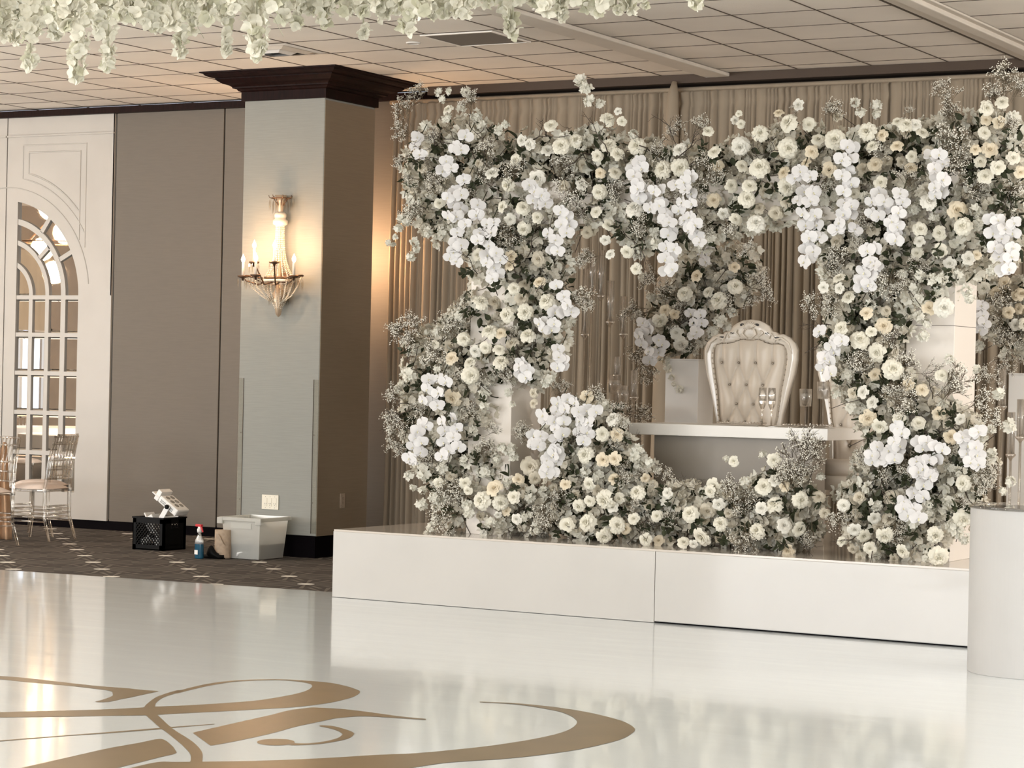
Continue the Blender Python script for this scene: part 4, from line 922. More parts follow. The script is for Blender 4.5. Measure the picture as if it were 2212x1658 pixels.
# flower positions as seen in the photo: x,y,size+type (o open, t tight, c cream, s shaded, b blossom); orchid chains; baby's breath x,y,size,angle
FLORA = {
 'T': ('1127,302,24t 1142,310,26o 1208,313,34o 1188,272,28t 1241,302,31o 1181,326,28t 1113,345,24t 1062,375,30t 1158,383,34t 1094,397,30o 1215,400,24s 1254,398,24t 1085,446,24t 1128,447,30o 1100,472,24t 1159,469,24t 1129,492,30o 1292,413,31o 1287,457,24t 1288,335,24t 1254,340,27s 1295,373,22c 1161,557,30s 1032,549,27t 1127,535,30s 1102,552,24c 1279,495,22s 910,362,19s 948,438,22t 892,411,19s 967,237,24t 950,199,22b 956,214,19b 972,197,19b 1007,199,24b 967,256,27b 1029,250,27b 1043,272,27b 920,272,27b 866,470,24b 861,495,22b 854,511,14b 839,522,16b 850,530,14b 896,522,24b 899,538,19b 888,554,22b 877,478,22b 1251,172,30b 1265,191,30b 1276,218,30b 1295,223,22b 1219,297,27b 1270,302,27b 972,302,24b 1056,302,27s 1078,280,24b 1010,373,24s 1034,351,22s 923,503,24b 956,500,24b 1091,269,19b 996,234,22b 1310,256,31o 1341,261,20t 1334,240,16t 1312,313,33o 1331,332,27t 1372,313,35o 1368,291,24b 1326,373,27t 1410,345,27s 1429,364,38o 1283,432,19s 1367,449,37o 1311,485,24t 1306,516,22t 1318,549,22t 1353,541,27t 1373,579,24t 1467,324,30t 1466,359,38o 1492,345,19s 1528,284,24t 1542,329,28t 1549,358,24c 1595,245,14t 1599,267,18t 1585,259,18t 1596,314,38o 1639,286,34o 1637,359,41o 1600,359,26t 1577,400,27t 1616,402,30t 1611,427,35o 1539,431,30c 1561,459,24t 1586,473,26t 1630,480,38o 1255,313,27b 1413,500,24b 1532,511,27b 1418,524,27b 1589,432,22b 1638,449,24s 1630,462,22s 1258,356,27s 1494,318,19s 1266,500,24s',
  '901,297:896,316:907,335 1005,294:983,318:996,324:964,348:956,370:975,364 1002,389:983,413:996,421:967,427:980,443:994,451:969,468:986,468:1005,484 988,503:983,524:996,530:980,546:972,557:986,565 1032,443:1029,465 1053,484:1067,481:1062,503:1037,503:1032,519:1056,530:1072,546:1081,560:1053,552 1143,400:1156,413:1170,421:1151,432:1162,443:1178,439 1211,457:1224,470:1213,484:1230,486:1224,503 1184,505:1200,519:1194,538:1205,543 1380,349:1367,367:1386,364:1369,381:1380,400:1378,408:1391,430:1380,427:1405,451:1424,443:1429,438 1413,413:1426,411:1437,462:1445,481:1435,476:1451,503:1443,508:1440,535:1456,538:1448,557:1437,560:1451,581:1440,587 1492,381:1459,400:1478,394:1481,411:1494,419:1473,438:1494,440:1467,454:1489,470:1478,476:1502,486:1489,495:1505,511:1511,524',
  '874,231,54,110 910,191,38,90 863,278,49,160 866,345,46,190 937,302,60,120 1051,318,62,90 893,462,60,200 1113,373,62,60 1213,356,71,80 1235,421,81,270 1094,511,65,250 1059,375,60,100 942,394,54,150 1265,557,43,0 1018,215,54,80 888,389,41,190 1015,421,54,90 1151,470,49,300 1254,457,54,0 1464,278,54,110 1519,267,49,60 1516,351,71,80 1549,381,60,0 1326,411,68,200 1511,421,54,270 1576,495,54,300 1424,324,49,90 1394,381,49,90 1272,552,43,180 1616,530,43,300 1386,486,60,200 1532,497,49,300 1454,421,43,0'),
 'U': ('1653,411,35s 1692,373,28c 1696,402,38o 1698,435,27s 1699,318,42o 1681,329,27s 1699,264,37o 1680,245,22c 1724,225,24t 1654,486,19s 1673,459,30s 1692,454,24s 1744,268,28t 1765,302,28t 1751,327,28c 1799,299,41o 1808,252,20s 1869,282,38o 1903,292,26c 1883,316,27t 1937,263,21t 1954,269,31o 1975,269,24t 1989,288,26t 1935,316,26c 1967,337,23t 1965,363,26c 2003,326,26s 1945,348,23s 1887,354,30c 1914,346,23s 1864,365,31s 1788,365,31c 1741,351,21c 1900,394,28t 1843,419,23t 2003,434,35o 2063,453,40c 2076,487,37o 1984,494,30t 2027,502,30t 2027,540,30t 1979,546,26t 1984,521,23t 2050,567,27t 2088,557,28t 2108,550,20c 1957,568,37s 2086,414,26s 2127,232,30t 2162,221,28t 2128,258,23c 2155,263,26c 2122,286,27t 2134,323,33c 2105,323,23c 2114,348,26t 2152,360,30t 2125,380,31t 2185,340,27t 2200,371,26c 1955,286,26s 1847,221,23b 1860,244,26b 1893,227,26b 1896,246,23b 1867,425,26b 1975,451,28b 2018,470,26b 2108,453,31b 2125,459,26b 2066,527,26b 2122,527,23b 2111,485,31b 2182,445,31b 2159,431,28b 1884,496,28s 1805,521,28s 2182,309,26b 1842,476,31s 2001,405,26s',
  '1728,371:1751,382:1717,385:1737,414:1757,417:1723,434:1751,436:1734,462:1760,465:1740,487:1765,487:1748,513:1771,513:1743,536:1757,544:1748,561:1737,567 1830,317:1842,320:1819,346:1839,346:1836,371:1819,380:1839,397:1822,414:1825,439:1839,445:1822,462:1836,465:1813,482:1808,496:1847,496 1944,419:1950,436:1918,445:1941,459:1927,479:1938,490:1932,502:1924,516:1935,519 1898,419:1884,436:1910,436:1884,462:1898,468:1910,451 2009,337:2029,334:2037,354:2018,365:2026,385:2037,388:2020,405:2035,414:2020,422 2142,476:2156,476:2191,482:2171,496:2145,504:2188,504:2165,516:2148,536:2168,536:2188,536:2159,555:2185,555:2179,581:2168,584',
  '1711,231,16,90 1805,235,57,90 2049,187,57,100 2049,246,74,110 2168,167,74,90 2142,201,71,120 2202,184,57,60 2057,303,91,80 1969,377,74,60 1898,317,57,30 1777,405,62,250 1813,555,74,200 1850,527,45,100 2069,363,74,0 2111,411,74,30 2182,269,57,30 1984,575,45,250 2199,405,57,0 1964,238,23,90 1867,468,57,200 1904,575,62,300 1807,569,58,160 1993,577,52,0'),
 'A': ('1101,573,24c 1109,621,25o 1165,609,25c 1036,650,32o 1125,642,29s 1093,677,33o 1132,671,34o 1178,648,34o 1055,714,34o 1080,719,24c 1138,722,31o 1000,730,28o 1048,748,25t 1027,756,25t 1076,754,25t 973,746,34s 974,772,27c 937,743,19t 1015,782,27t 1014,807,36o 1080,780,32o 1105,740,27s 1046,772,24s 977,855,37c 998,839,21s 1046,847,29b 886,812,32b 849,927,24b 1186,817,32b 1046,876,24b 868,831,24b 992,682,32b 969,685,24b 945,714,24b 1019,589,24b 1133,613,27s 1067,650,27s 1178,714,24s 1096,847,21b 1107,873,16b 1022,929,24b 1085,966,24b 1234,695,24b 971,793,24b 945,796,21b 926,719,21b 860,839,19b 990,881,27b 1181,828,24b 946,1041,22o 1003,1040,24t 1118,1033,24c 1067,1053,34c 1038,1056,22s 1038,1078,38o 1079,1083,33o 1109,1071,27t 1094,1103,20c 1075,1109,16t 1116,1118,23t 973,1025,24s 1007,994,33b 1102,971,30b 1110,987,24b 1049,1019,38b 1010,1057,19t 988,1090,19s 885,1027,24b 915,1022,33b 893,1051,19b 912,1057,22b 910,1089,27b 942,1125,24b 931,1139,24b 920,1152,22b 1059,1128,27b 1078,1131,22b 1048,1152,27b 1156,1144,27b 1145,1074,24b 1132,1117,22b 1145,1112,19b 1010,1090,30b 1013,1106,27b 1097,1044,24b 939,1074,27b 953,1087,30b 1072,990,22b 1143,1003,38s 1154,1030,27s 1129,1052,22s 1037,1112,22s 956,1011,27b',
  '1051,568:1067,576:1059,589:1075,594:1064,602 1202,616:1218,640:1226,658:1218,674:1234,674 1199,674:1165,698:1183,695:1197,698:1173,711:1191,711 1205,754:1207,772:1215,778:1205,793:1213,793 1128,783:1122,793:1138,799:1125,807:1136,815 947,817:926,820:963,825:923,841:947,849:913,865:931,870:945,876 955,910:979,902:987,926:961,931:979,945:958,955:969,974:955,985:990,966 913,913:921,921:902,931:897,947:910,955:892,966:908,977:884,990:892,995',
  '862,709,69,150 894,687,53,120 886,735,64,190 969,703,69,100 1014,677,53,80 1258,634,69,10 1271,661,40,300 854,849,53,170 849,894,58,180 870,918,58,200 860,958,53,260 992,804,53,200 1085,807,69,300 1038,817,53,250 934,772,69,120 1109,719,40,60 1014,892,53,60 1046,963,53,60 1125,926,48,100 1072,931,40,20 913,892,53,160 999,1076,62,200 969,1057,68,180 1051,962,54,60 855,935,54,200 861,973,43,260 934,984,60,150 961,1122,68,200 1010,1025,33,270'),
 'C': ('1812,601,26t 1950,592,26b 1986,595,28b 2035,601,28b 2069,592,26b 2142,584,26b 1813,621,23t 1778,619,23t 1832,642,30t 1870,676,27c 1907,702,35c 1815,708,30t 1854,731,38o 1893,758,38t 1904,738,29s 1880,715,22t 1925,794,42o 1829,813,38b 1888,807,26c 1868,818,26s 1864,845,27t 1884,868,27t 1961,828,27c 1990,841,27c 2032,810,27t 1920,852,26s 1929,873,29s 2027,891,29c 1940,902,26t 1981,913,30t 1899,916,32t 1871,899,35c 2050,942,30c 2071,902,23t 2035,661,41o 2004,664,29c 1961,664,26s 1842,875,38b 1880,658,26b 1972,624,32b 1984,644,35b 1984,684,26b 2001,699,26b 1995,725,29b 2088,627,29b 2094,644,26b 2108,797,23b 2155,849,29b 2178,919,35b 2143,928,23b 2129,948,23b 2140,977,26b 2039,873,23b 1842,847,26s 1912,670,23s 2048,592,26b 2016,603,29b 2027,627,29b 2050,774,23b 2056,1009,29b 2074,1020,29b 1969,933,23b 2013,936,23b 1807,849,26b 1833,705,23s 1820,1089,26o 1850,1106,26s 1886,1115,26t 1844,1139,29t 1863,1153,28t 1896,1135,26s 1908,1153,35o 1817,1168,20t 1877,1181,26t 1857,1201,26s 1949,1186,30t 2024,1199,40o 2002,1205,26b 2077,1117,39o 2077,1041,33o 2017,1153,35o 1978,1133,33b 1923,1073,33s 1892,1091,33b 1874,1054,29b 1918,1120,29s 1964,1241,22b 1951,1247,15b 2050,1084,33b 2031,1109,33b 2006,1109,33b 2057,1135,29b 2068,1150,29b 2083,1164,26b 1888,1201,26b 1855,1073,26s 2006,1091,29b 2105,1036,26b 2182,1040,26b 2164,1062,22b 1947,1157,26s 1973,1164,26s 1929,1205,22s 1841,1183,22s',
  '1873,541:1890,538:1884,567:1893,575:1867,589:1881,595:1864,612:1876,615 1880,566:1888,574:1865,586:1880,595:1859,606:1874,615:1862,621 1770,716:1804,731:1819,737:1796,748:1802,760:1781,774:1793,780:1778,797:1793,806 1939,923:1949,936:1932,954:1943,962:1920,974:1940,977:1932,991:1917,994 1984,954:2001,957:1993,968:2022,965:2036,971:1981,997:2007,994:2022,994:1995,1012:1984,1020:2013,1023 2079,945:2097,939:2114,933:2091,962:2108,965:2088,980:2111,983:2097,1000:2114,1003 1894,965:1883,983:1897,985:1885,997 1987,1025:2009,1028:1980,1010:1995,1047:1973,1065:1995,1073 1951,1098:1973,1100:1962,1113:1951,1084:1984,1120',
  '1752,658,58,170 1802,653,58,140 1912,618,75,250 1940,612,58,290 1851,771,69,200 1964,780,75,50 1935,838,75,260 1958,858,75,0 2137,809,52,80 2129,855,67,20 2140,896,67,340 1952,1003,58,270 1865,988,52,160 2053,968,46,0 2079,820,87,40 2056,838,75,60 2140,1023,58,0 1929,728,64,100 1940,878,52,300 2022,806,58,0 1943,1135,66,0 1855,988,40,120 1910,1021,55,300 1951,1003,37,270 2134,1010,55,40 2120,1047,59,0 1815,1120,62,150 1932,1153,55,270 2079,1080,44,0'),
 'D': ('1152,847,21s 1152,870,19s 1266,855,27c 1280,868,21s 1323,902,32o 1298,934,29t 1330,937,29c 1296,966,29s 1262,979,35o 1301,990,29c 1327,987,29c 1351,942,24b 1378,971,27b 1288,905,24s 1349,913,24b 1306,876,21b 1175,1060,27b 1227,995,24b 1272,1041,26t 1326,1033,26c 1242,1065,20s 1249,1090,27o 1273,1079,23t 1305,1076,41o 1322,1093,24t 1337,1074,24t 1337,1052,24s 1375,1061,34o 1266,1125,38o 1223,1131,30t 1303,1122,27s 1303,1154,33o 1331,1131,35o 1349,1139,24c 1368,1118,24t 1392,1030,19c 1407,1046,24s 1394,1162,27t 1249,1147,24s 1200,1090,24s 1220,1044,22c 1418,1112,24t 1293,1027,30b 1265,1019,24b 1373,987,30b 1403,998,22b 1289,1057,24s 1400,1090,24s 1281,1106,22s 1194,1052,22s 1360,1101,22s 1442,1062,22t 1422,1166,24c 1448,1168,20s',
  '1205,870:1226,862:1242,870:1202,889:1221,884:1218,910:1197,910:1199,926:1215,937:1202,947 1250,889:1266,886:1287,889:1252,910:1271,913:1255,931:1268,934:1260,953 1173,897:1178,908:1152,939:1168,942:1149,958:1162,963 1199,974:1191,985:1205,987 1202,971:1196,981:1181,995:1200,998:1183,1008:1181,1022:1194,1022',
  '1213,833,45,60 1349,918,42,20 1288,857,53,50 1338,879,40,80 1140,935,49,100 1181,1109,71,250 1211,1074,54,200 1343,1000,43,60 1352,1030,43,0 1384,1027,41,0 1379,1074,43,0 1395,1131,43,0 1316,946,35,270 1437,1021,44,90'),
 'E': ('1584,994,22t 1569,990,15b 1670,990,29t 1650,983,22b 1541,1045,31t 1534,1058,26t 1551,1085,26t 1569,1065,22s 1648,1049,35t 1672,1038,26t 1694,1049,22c 1670,1087,37o 1644,1095,26t 1727,1076,35o 1723,1111,29s 1690,1133,31t 1664,1120,26s 1723,1139,29t 1633,1144,35o 1609,1135,29s 1554,1128,31o 1516,1153,40t 1475,1170,26t 1497,1172,18t 1470,1089,31s 1488,1106,35o 1527,1100,33s 1701,1185,28c 1686,1157,33s 1585,1162,24s 1552,1161,20s 1499,1135,29s 1773,1030,22b 1767,1071,26s 1780,1106,22s 1609,1041,26b 1521,1120,22s 1584,1120,22s 1573,1106,22s',
  '',
  '1734,959,95,75 1760,973,73,50 1705,1006,81,100 1712,1025,73,70 1584,1051,66,90 1613,1091,73,330 1617,1172,73,270 1741,1150,66,270 1455,1120,44,90 1606,1076,55,270'),
 'F': ('1584,576,22c 1559,565,22s 1546,595,22s 1505,595,27c 1586,616,31o 1529,630,24t 1549,646,35o 1476,632,31o 1423,690,31o 1460,717,28t 1468,741,31o 1442,711,16t 1436,669,24c 1407,642,24b 1455,677,21c 1598,645,29s 1609,637,24b 1556,693,29b 1582,674,24b 1572,706,24b 1439,780,24b 1442,796,19b 1450,815,16b 1457,828,13b 1468,841,19b 1542,717,27b 1503,618,29s 1481,560,24s 1386,597,21b',
  '1530,538:1513,546:1524,565:1511,530 1388,698:1404,701:1388,717:1402,711:1381,725:1396,738:1386,743 1423,733:1431,743:1402,759:1423,762:1410,772:1404,780 1492,677:1513,679:1497,698:1516,698:1505,717:1497,725',
  '1381,889,69,30 1370,666,58,180 1386,679,48,200 1383,764,66,260 1404,812,58,270 1465,666,53,80 1439,626,58,120 1638,602,58,20 1649,626,58,350 1625,648,48,320 1495,746,53,290 1402,600,58,200 1572,648,53,0'),
 'G': ('2123,621,27t 2168,609,26c 2149,631,26c 2204,635,26c 2176,673,26c 2200,666,23c 2191,699,25t 2140,708,30t 2134,667,26s 2169,765,32b 2181,734,23s 2114,748,29b 2129,722,23b',
  '2120,661:2111,679:2123,682:2114,696:2126,699:2117,713',
  '2166,647,75,250 2187,722,75,250 2172,780,58,260 2155,699,58,230'),
}
# ------------------------------------------------------------------ flowers
def rnd(a, b_): return random.uniform(a, b_)
def rose_mesh(nm, mname, openness, layers, ruffle, seed):
    R_ = random.Random(seed); m = MB().use(mname); k = 0
    m.lathe([(.001, -.30), (.10, -.26), (.16, -.10), (.12, .02), (.085, .22), (.05, .29), (.001, .30)], n=8)
    for q in (0, 1):      # furled heart
        m.grid(lambda u, v: ((.02+.10*u*(.6+.4*v))*math.cos(q*3.14+u*5.2), (.02+.10*u*(.6+.4*v))*math.sin(q*3.14+u*5.2), .10+.27*v-.06*u), 9, 2)
    for L_ in range(layers):
        f = L_/(layers-1); n_ = 3 if L_ < 2 else (5 if L_ < layers-1 else 6)
        for i in range(n_):
            k += 1; th = k*2.39996+R_.uniform(-.2, .2); rb = .03+.12*f; ln = .30+.17*f; tilt = (.05+openness*f**1.25)*R_.uniform(.85, 1.15)
            wd = .16+.16*f; ru = ruffle*R_.uniform(.5, 1.2); ph = R_.uniform(0, 6)
            def fn(u, v):
                s = 2*u-1; w_ = wd*math.sin(math.pi*(.16+.62*v))*1.05*(1-.10*v); curl = tilt*(.35+.65*v)+(.55*f*v**3)
                rad = rb+ln*v*math.sin(min(curl, 1.9)); z = -.14+.02*f+ln*v*math.cos(min(curl, 1.9))+.05*(1-f)
                z += ru*.05*v*v*math.sin(5*s+ph)-.04*f*v*s*s; a = th+s*w_/max(rad, .075+.05*v)*(.92); a = th+max(-1.75, min(1.75, a-th))
                rad += ru*.03*v*math.cos(4*s+ph); return (rad*math.cos(a), rad*math.sin(a), z+.14)
            m.grid(fn, 4, 4)
    ext = max(math.hypot(x, y) for x, y, z in m.v)*2; m.v = [(x/ext, y/ext, z/ext) for x, y, z in m.v]
    return m.mesh(nm, True)
ROSE = {'o': [rose_mesh('rose', 'rose_white', 1.45, 6, 1.0, 1), rose_mesh('rose', 'rose_ivory', 1.35, 6, 1.3, 2), rose_mesh('rose', 'rose_ivory', 1.55, 6, .8, 3)],
        't': [rose_mesh('rose', 'rose_ivory', .72, 6, .25, 4), rose_mesh('rose', 'rose_white', .65, 6, .3, 5), rose_mesh('rose', 'rose_ivory', .85, 6, .4, 6)],
        'c': [rose_mesh('rose', 'rose_cream', .70, 6, .3, 7), rose_mesh('rose', 'rose_cream', .9, 6, .5, 8)],
        's': [rose_mesh('rose', 'rose_shaded', 1.1, 5, .6, 9), rose_mesh('rose', 'rose_shaded', .95, 5, .4, 10)]}
def bud_mesh():
    m = MB().use('rose_white').lathe([(.001, 0), (.16, .05), (.20, .2), (.15, .38), (.05, .5), (.001, .54)], n=10)
    m.use('leaf').lathe([(.02, -.15), (.10, -.06), (.17, .04), (.14, .16)], n=8); m.v = [(x*2, y*2, z*2-.3) for x, y, z in m.v]; return m.mesh('bud', True)
BUD = bud_mesh()
def petal(m, c, ax, nrm, ln, wd, cup=.2, n_=3):
    side = nrm.cross(ax).normalized()
    m.grid(lambda u, v: c+ax*(ln*v)+side*((2*u-1)*wd*math.sin(math.pi*(.10+.78*v)))+nrm*(cup*ln*(v*v-.3*(2*u-1)**2*v)), n_, n_)
def orchid_mesh(seed):
    R_ = random.Random(seed); m = MB().use('orchid'); N_ = Vector((0, 0, 1))
    for deg, ln, wd in ((90, .46, .19), (215, .44, .17), (325, .44, .17)):
        a = math.radians(deg+R_.uniform(-6, 6)); petal(m, Vector((0, 0, -.02)), Vector((math.cos(a), math.sin(a), 0)), N_, ln, wd, R_.uniform(-.25, .05), 4)
    for deg in (14, 166):
        a = math.radians(deg+R_.uniform(-8, 8)); petal(m, Vector((0, 0, .015)), Vector((math.cos(a), math.sin(a), R_.uniform(-.2, .35))), N_, .53, .30, R_.uniform(-.45, .30), 5)
    m.use('orchid_lip'); petal(m, Vector((0, 0, .03)), Vector((0, -.8, .6)), Vector((0, .6, .8)), .14, .06, .3); m.ball((0, .02, .05), .035, 6, 4)
    m.use('orchid'); petal(m, Vector((0, -.02, .04)), Vector((.6, -.3, .5)).normalized(), N_, .12, .05); petal(m, Vector((0, -.02, .04)), Vector((-.6, -.3, .5)).normalized(), N_, .12, .05)
    return m.mesh('orchid_blossom', True)
ORCH = [orchid_mesh(i) for i in range(4)]
def floret(m, c, n, r, R_, cup=.3, k=5, wd=.52, res=2):
    n = n.normalized(); a0 = n.orthogonal().normalized(); b0 = n.cross(a0); ph = R_.uniform(0, 6)
    for i in range(k):
        a = ph+i*math.tau/k; petal(m, c, a0*math.cos(a)+b0*math.sin(a), n, r*R_.uniform(.8, 1.1), r*wd, cup*R_.uniform(.3, 1.8), res)
def cluster_mesh(mname, seed, n_=16):
    """a blossom cluster of unit size on a short twig"""
    R_ = random.Random(seed); m = MB().use('twig').tube([(0, 0, -.5), (.03, .02, -.2), (0, 0, 0)], .018, 4); m.use(mname)
    for i in range(n_):
        d = Vector((R_.gauss(0, 1), R_.gauss(0, 1), abs(R_.gauss(0, 1))*.9-.2)).normalized(); p = d*R_.uniform(.16, .34); floret(m, p, d+Vector((0, 0, .25)), R_.uniform(.15, .23), R_, .45)
    return m.mesh('blossom_cluster', True)
CLUS = [cluster_mesh('blossom', 20+i) for i in range(5)]; CLUB = [cluster_mesh('blossom_shaded', 30+i, 14) for i in range(3)]
def breath_mesh(seed):
    """gypsophila spray of unit length along +Z"""
    R_ = random.Random(seed); m = MB(); tips = []
    def grow(p, d, l, lev):
        q = p+d*l; mid = p+d*l*.5+Vector((R_.uniform(-1, 1), R_.uniform(-1, 1), 0))*l*.06; m.use('breath_stem').tube([p, mid, q], (.0040 if lev < 2 else .0026), 3, False)
        if lev == 3: tips.append(q); return
        for i in range((7, 5, 5)[lev]):
            dd = (d+Vector((R_.gauss(0, 1), R_.gauss(0, 1), R_.gauss(0, .6)))*(.42 if lev else .50)).normalized(); grow(p.lerp(q, R_.uniform(.45, 1)), dd, l*R_.uniform(.45, .70), lev+1)
    grow(Vector((0, 0, 0)), Vector((0, 0, 1)), .42, 0); m.use('breath')
    for t in tips: m.octa(t+Vector((R_.gauss(0, .006), R_.gauss(0, .006), R_.gauss(0, .006))), R_.uniform(.009, .0165))
    return m.mesh('babys_breath', False)
BRE = [breath_mesh(50+i) for i in range(5)]
def leaf_into(m, p, d, ln, wd, R_):
    d = d.normalized(); n = (d.cross(Vector((R_.gauss(0, 1), R_.gauss(0, 1), R_.gauss(0, 1))))).normalized(); s = d.cross(n)
    m.grid(lambda u, v: p+d*(ln*v)+s*((2*u-1)*wd*math.sin(math.pi*min(1, .03+.97*v)**.8))+n*(ln*(.12*abs(2*u-1)-.25*v*v)), 2, 4)
def sprig_mesh(seed):
    R_ = random.Random(seed); m = MB().use('twig').tube([(0, 0, 0), (.03, 0, .4), (0, .04, .8)], .012, 4); m.use('leaf')
    for i in range(7):
        z = .2+.1*i; a = i*2.4; leaf_into(m, Vector((.02, .01, z)), Vector((math.cos(a), math.sin(a), .5)), R_.uniform(.38, .5), .15, R_)
    return m.mesh('leaf_sprig', True)
SPR = [sprig_mesh(70+i) for i in range(3)]
def twig_mesh(seed):
    R_ = random.Random(seed); m = MB().use('twig')
    def g(p, d, l, r, lev):
        P = [p]
        for i in range(5): d = (d+Vector((R_.gauss(0, .32), R_.gauss(0, .32), R_.gauss(0, .25)))).normalized(); P.append(P[-1]+d*l/5)
        m.tube(P, [r*(1-.13*i) for i in range(6)], 4)
        if lev < 2:
            for i in (2, 3, 4): g(P[i], (d+Vector((R_.gauss(0, .8), R_.gauss(0, .8), R_.gauss(0, .5)))).normalized(), l*.5, r*.6, lev+1)
    g(Vector((0, 0, 0)), Vector((0, 0, 1)), .85, .013, 0); return m.mesh('curly_twig', True)
TWI = [twig_mesh(80+i) for i in range(3)]

ARR = {  # front plane y, depth of the filling, outline seen, label
 'T': (13.34, .42, [(900, 300), (1000, 260), (1130, 300), (1290, 285), (1370, 310), (1500, 330), (1640, 310), (1640, 480), (1500, 540), (1400, 555), (1290, 480), (1200, 520), (1000, 550), (900, 480), (870, 380)], 'large white garland over the left and middle of the arch beam'),
 'U': (13.34, .42, [(1640, 310), (1690, 270), (1860, 290), (1990, 270), (2080, 250), (2212, 250), (2212, 540), (2110, 590), (1960, 590), (1800, 560), (1740, 480), (1640, 480)], 'white garland over the right end of the arch beam with tall baby\'s breath'),
 'A': (13.36, .40, [(1010, 500), (1230, 500), (1235, 640), (1215, 760), (1165, 830), (1065, 830), (1060, 900), (1030, 960), (1130, 1020), (1190, 1080), (1180, 1150), (980, 1140), (930, 1060), (880, 960), (870, 860), (890, 740), (960, 700), (1030, 620)], 'white flower column climbing the left leg of the arch'),
 'C': (13.24, .40, [(1780, 540), (2080, 560), (2060, 640), (1970, 680), (1940, 780), (2000, 850), (2060, 880), (2110, 920), (2140, 990), (2130, 1060), (2090, 1110), (2030, 1180), (1960, 1215), (1850, 1180), (1820, 1070), (1880, 970), (1850, 880), (1800, 820), (1780, 720), (1800, 640)], 'white flower column climbing the right leg of the arch'),
 'D': (13.40, .30, [(1200, 870), (1300, 860), (1350, 930), (1400, 1010), (1440, 1080), (1450, 1165), (1200, 1160), (1190, 1100), (1190, 1000), (1170, 950)], 'rounded mound of roses and orchids on the stage left of the table'),
 'E': (13.36, .28, [(1430, 1060), (1520, 1050), (1600, 1070), (1650, 1020), (1740, 1030), (1760, 1080), (1770, 1140), (1720, 1180), (1600, 1175), (1440, 1165)], 'low row of white roses along the stage front below the table'),
 'F': (15.30, .32, [(1480, 540), (1630, 540), (1640, 620), (1550, 690), (1510, 760), (1440, 770), (1390, 740), (1400, 670), (1450, 620)], 'smaller rose and orchid arrangement on the white plinth behind the table'),
 'G': (15.30, .30, [(2120, 610), (2212, 600), (2212, 750), (2180, 760), (2125, 710)], 'shaded rose arrangement on the plinth at the right edge of the photo')}
def inside(x, y, P):
    c = False; j = len(P)-1
    for i in range(len(P)):
        if (P[i][1] > y) != (P[j][1] > y) and x < (P[j][0]-P[i][0])*(y-P[i][1])/(P[j][1]-P[i][1])+P[i][0]: c = not c
        j = i
    return c
PM = Matrix.Identity(4)
FRONT = Vector((.28, -.93, .12))
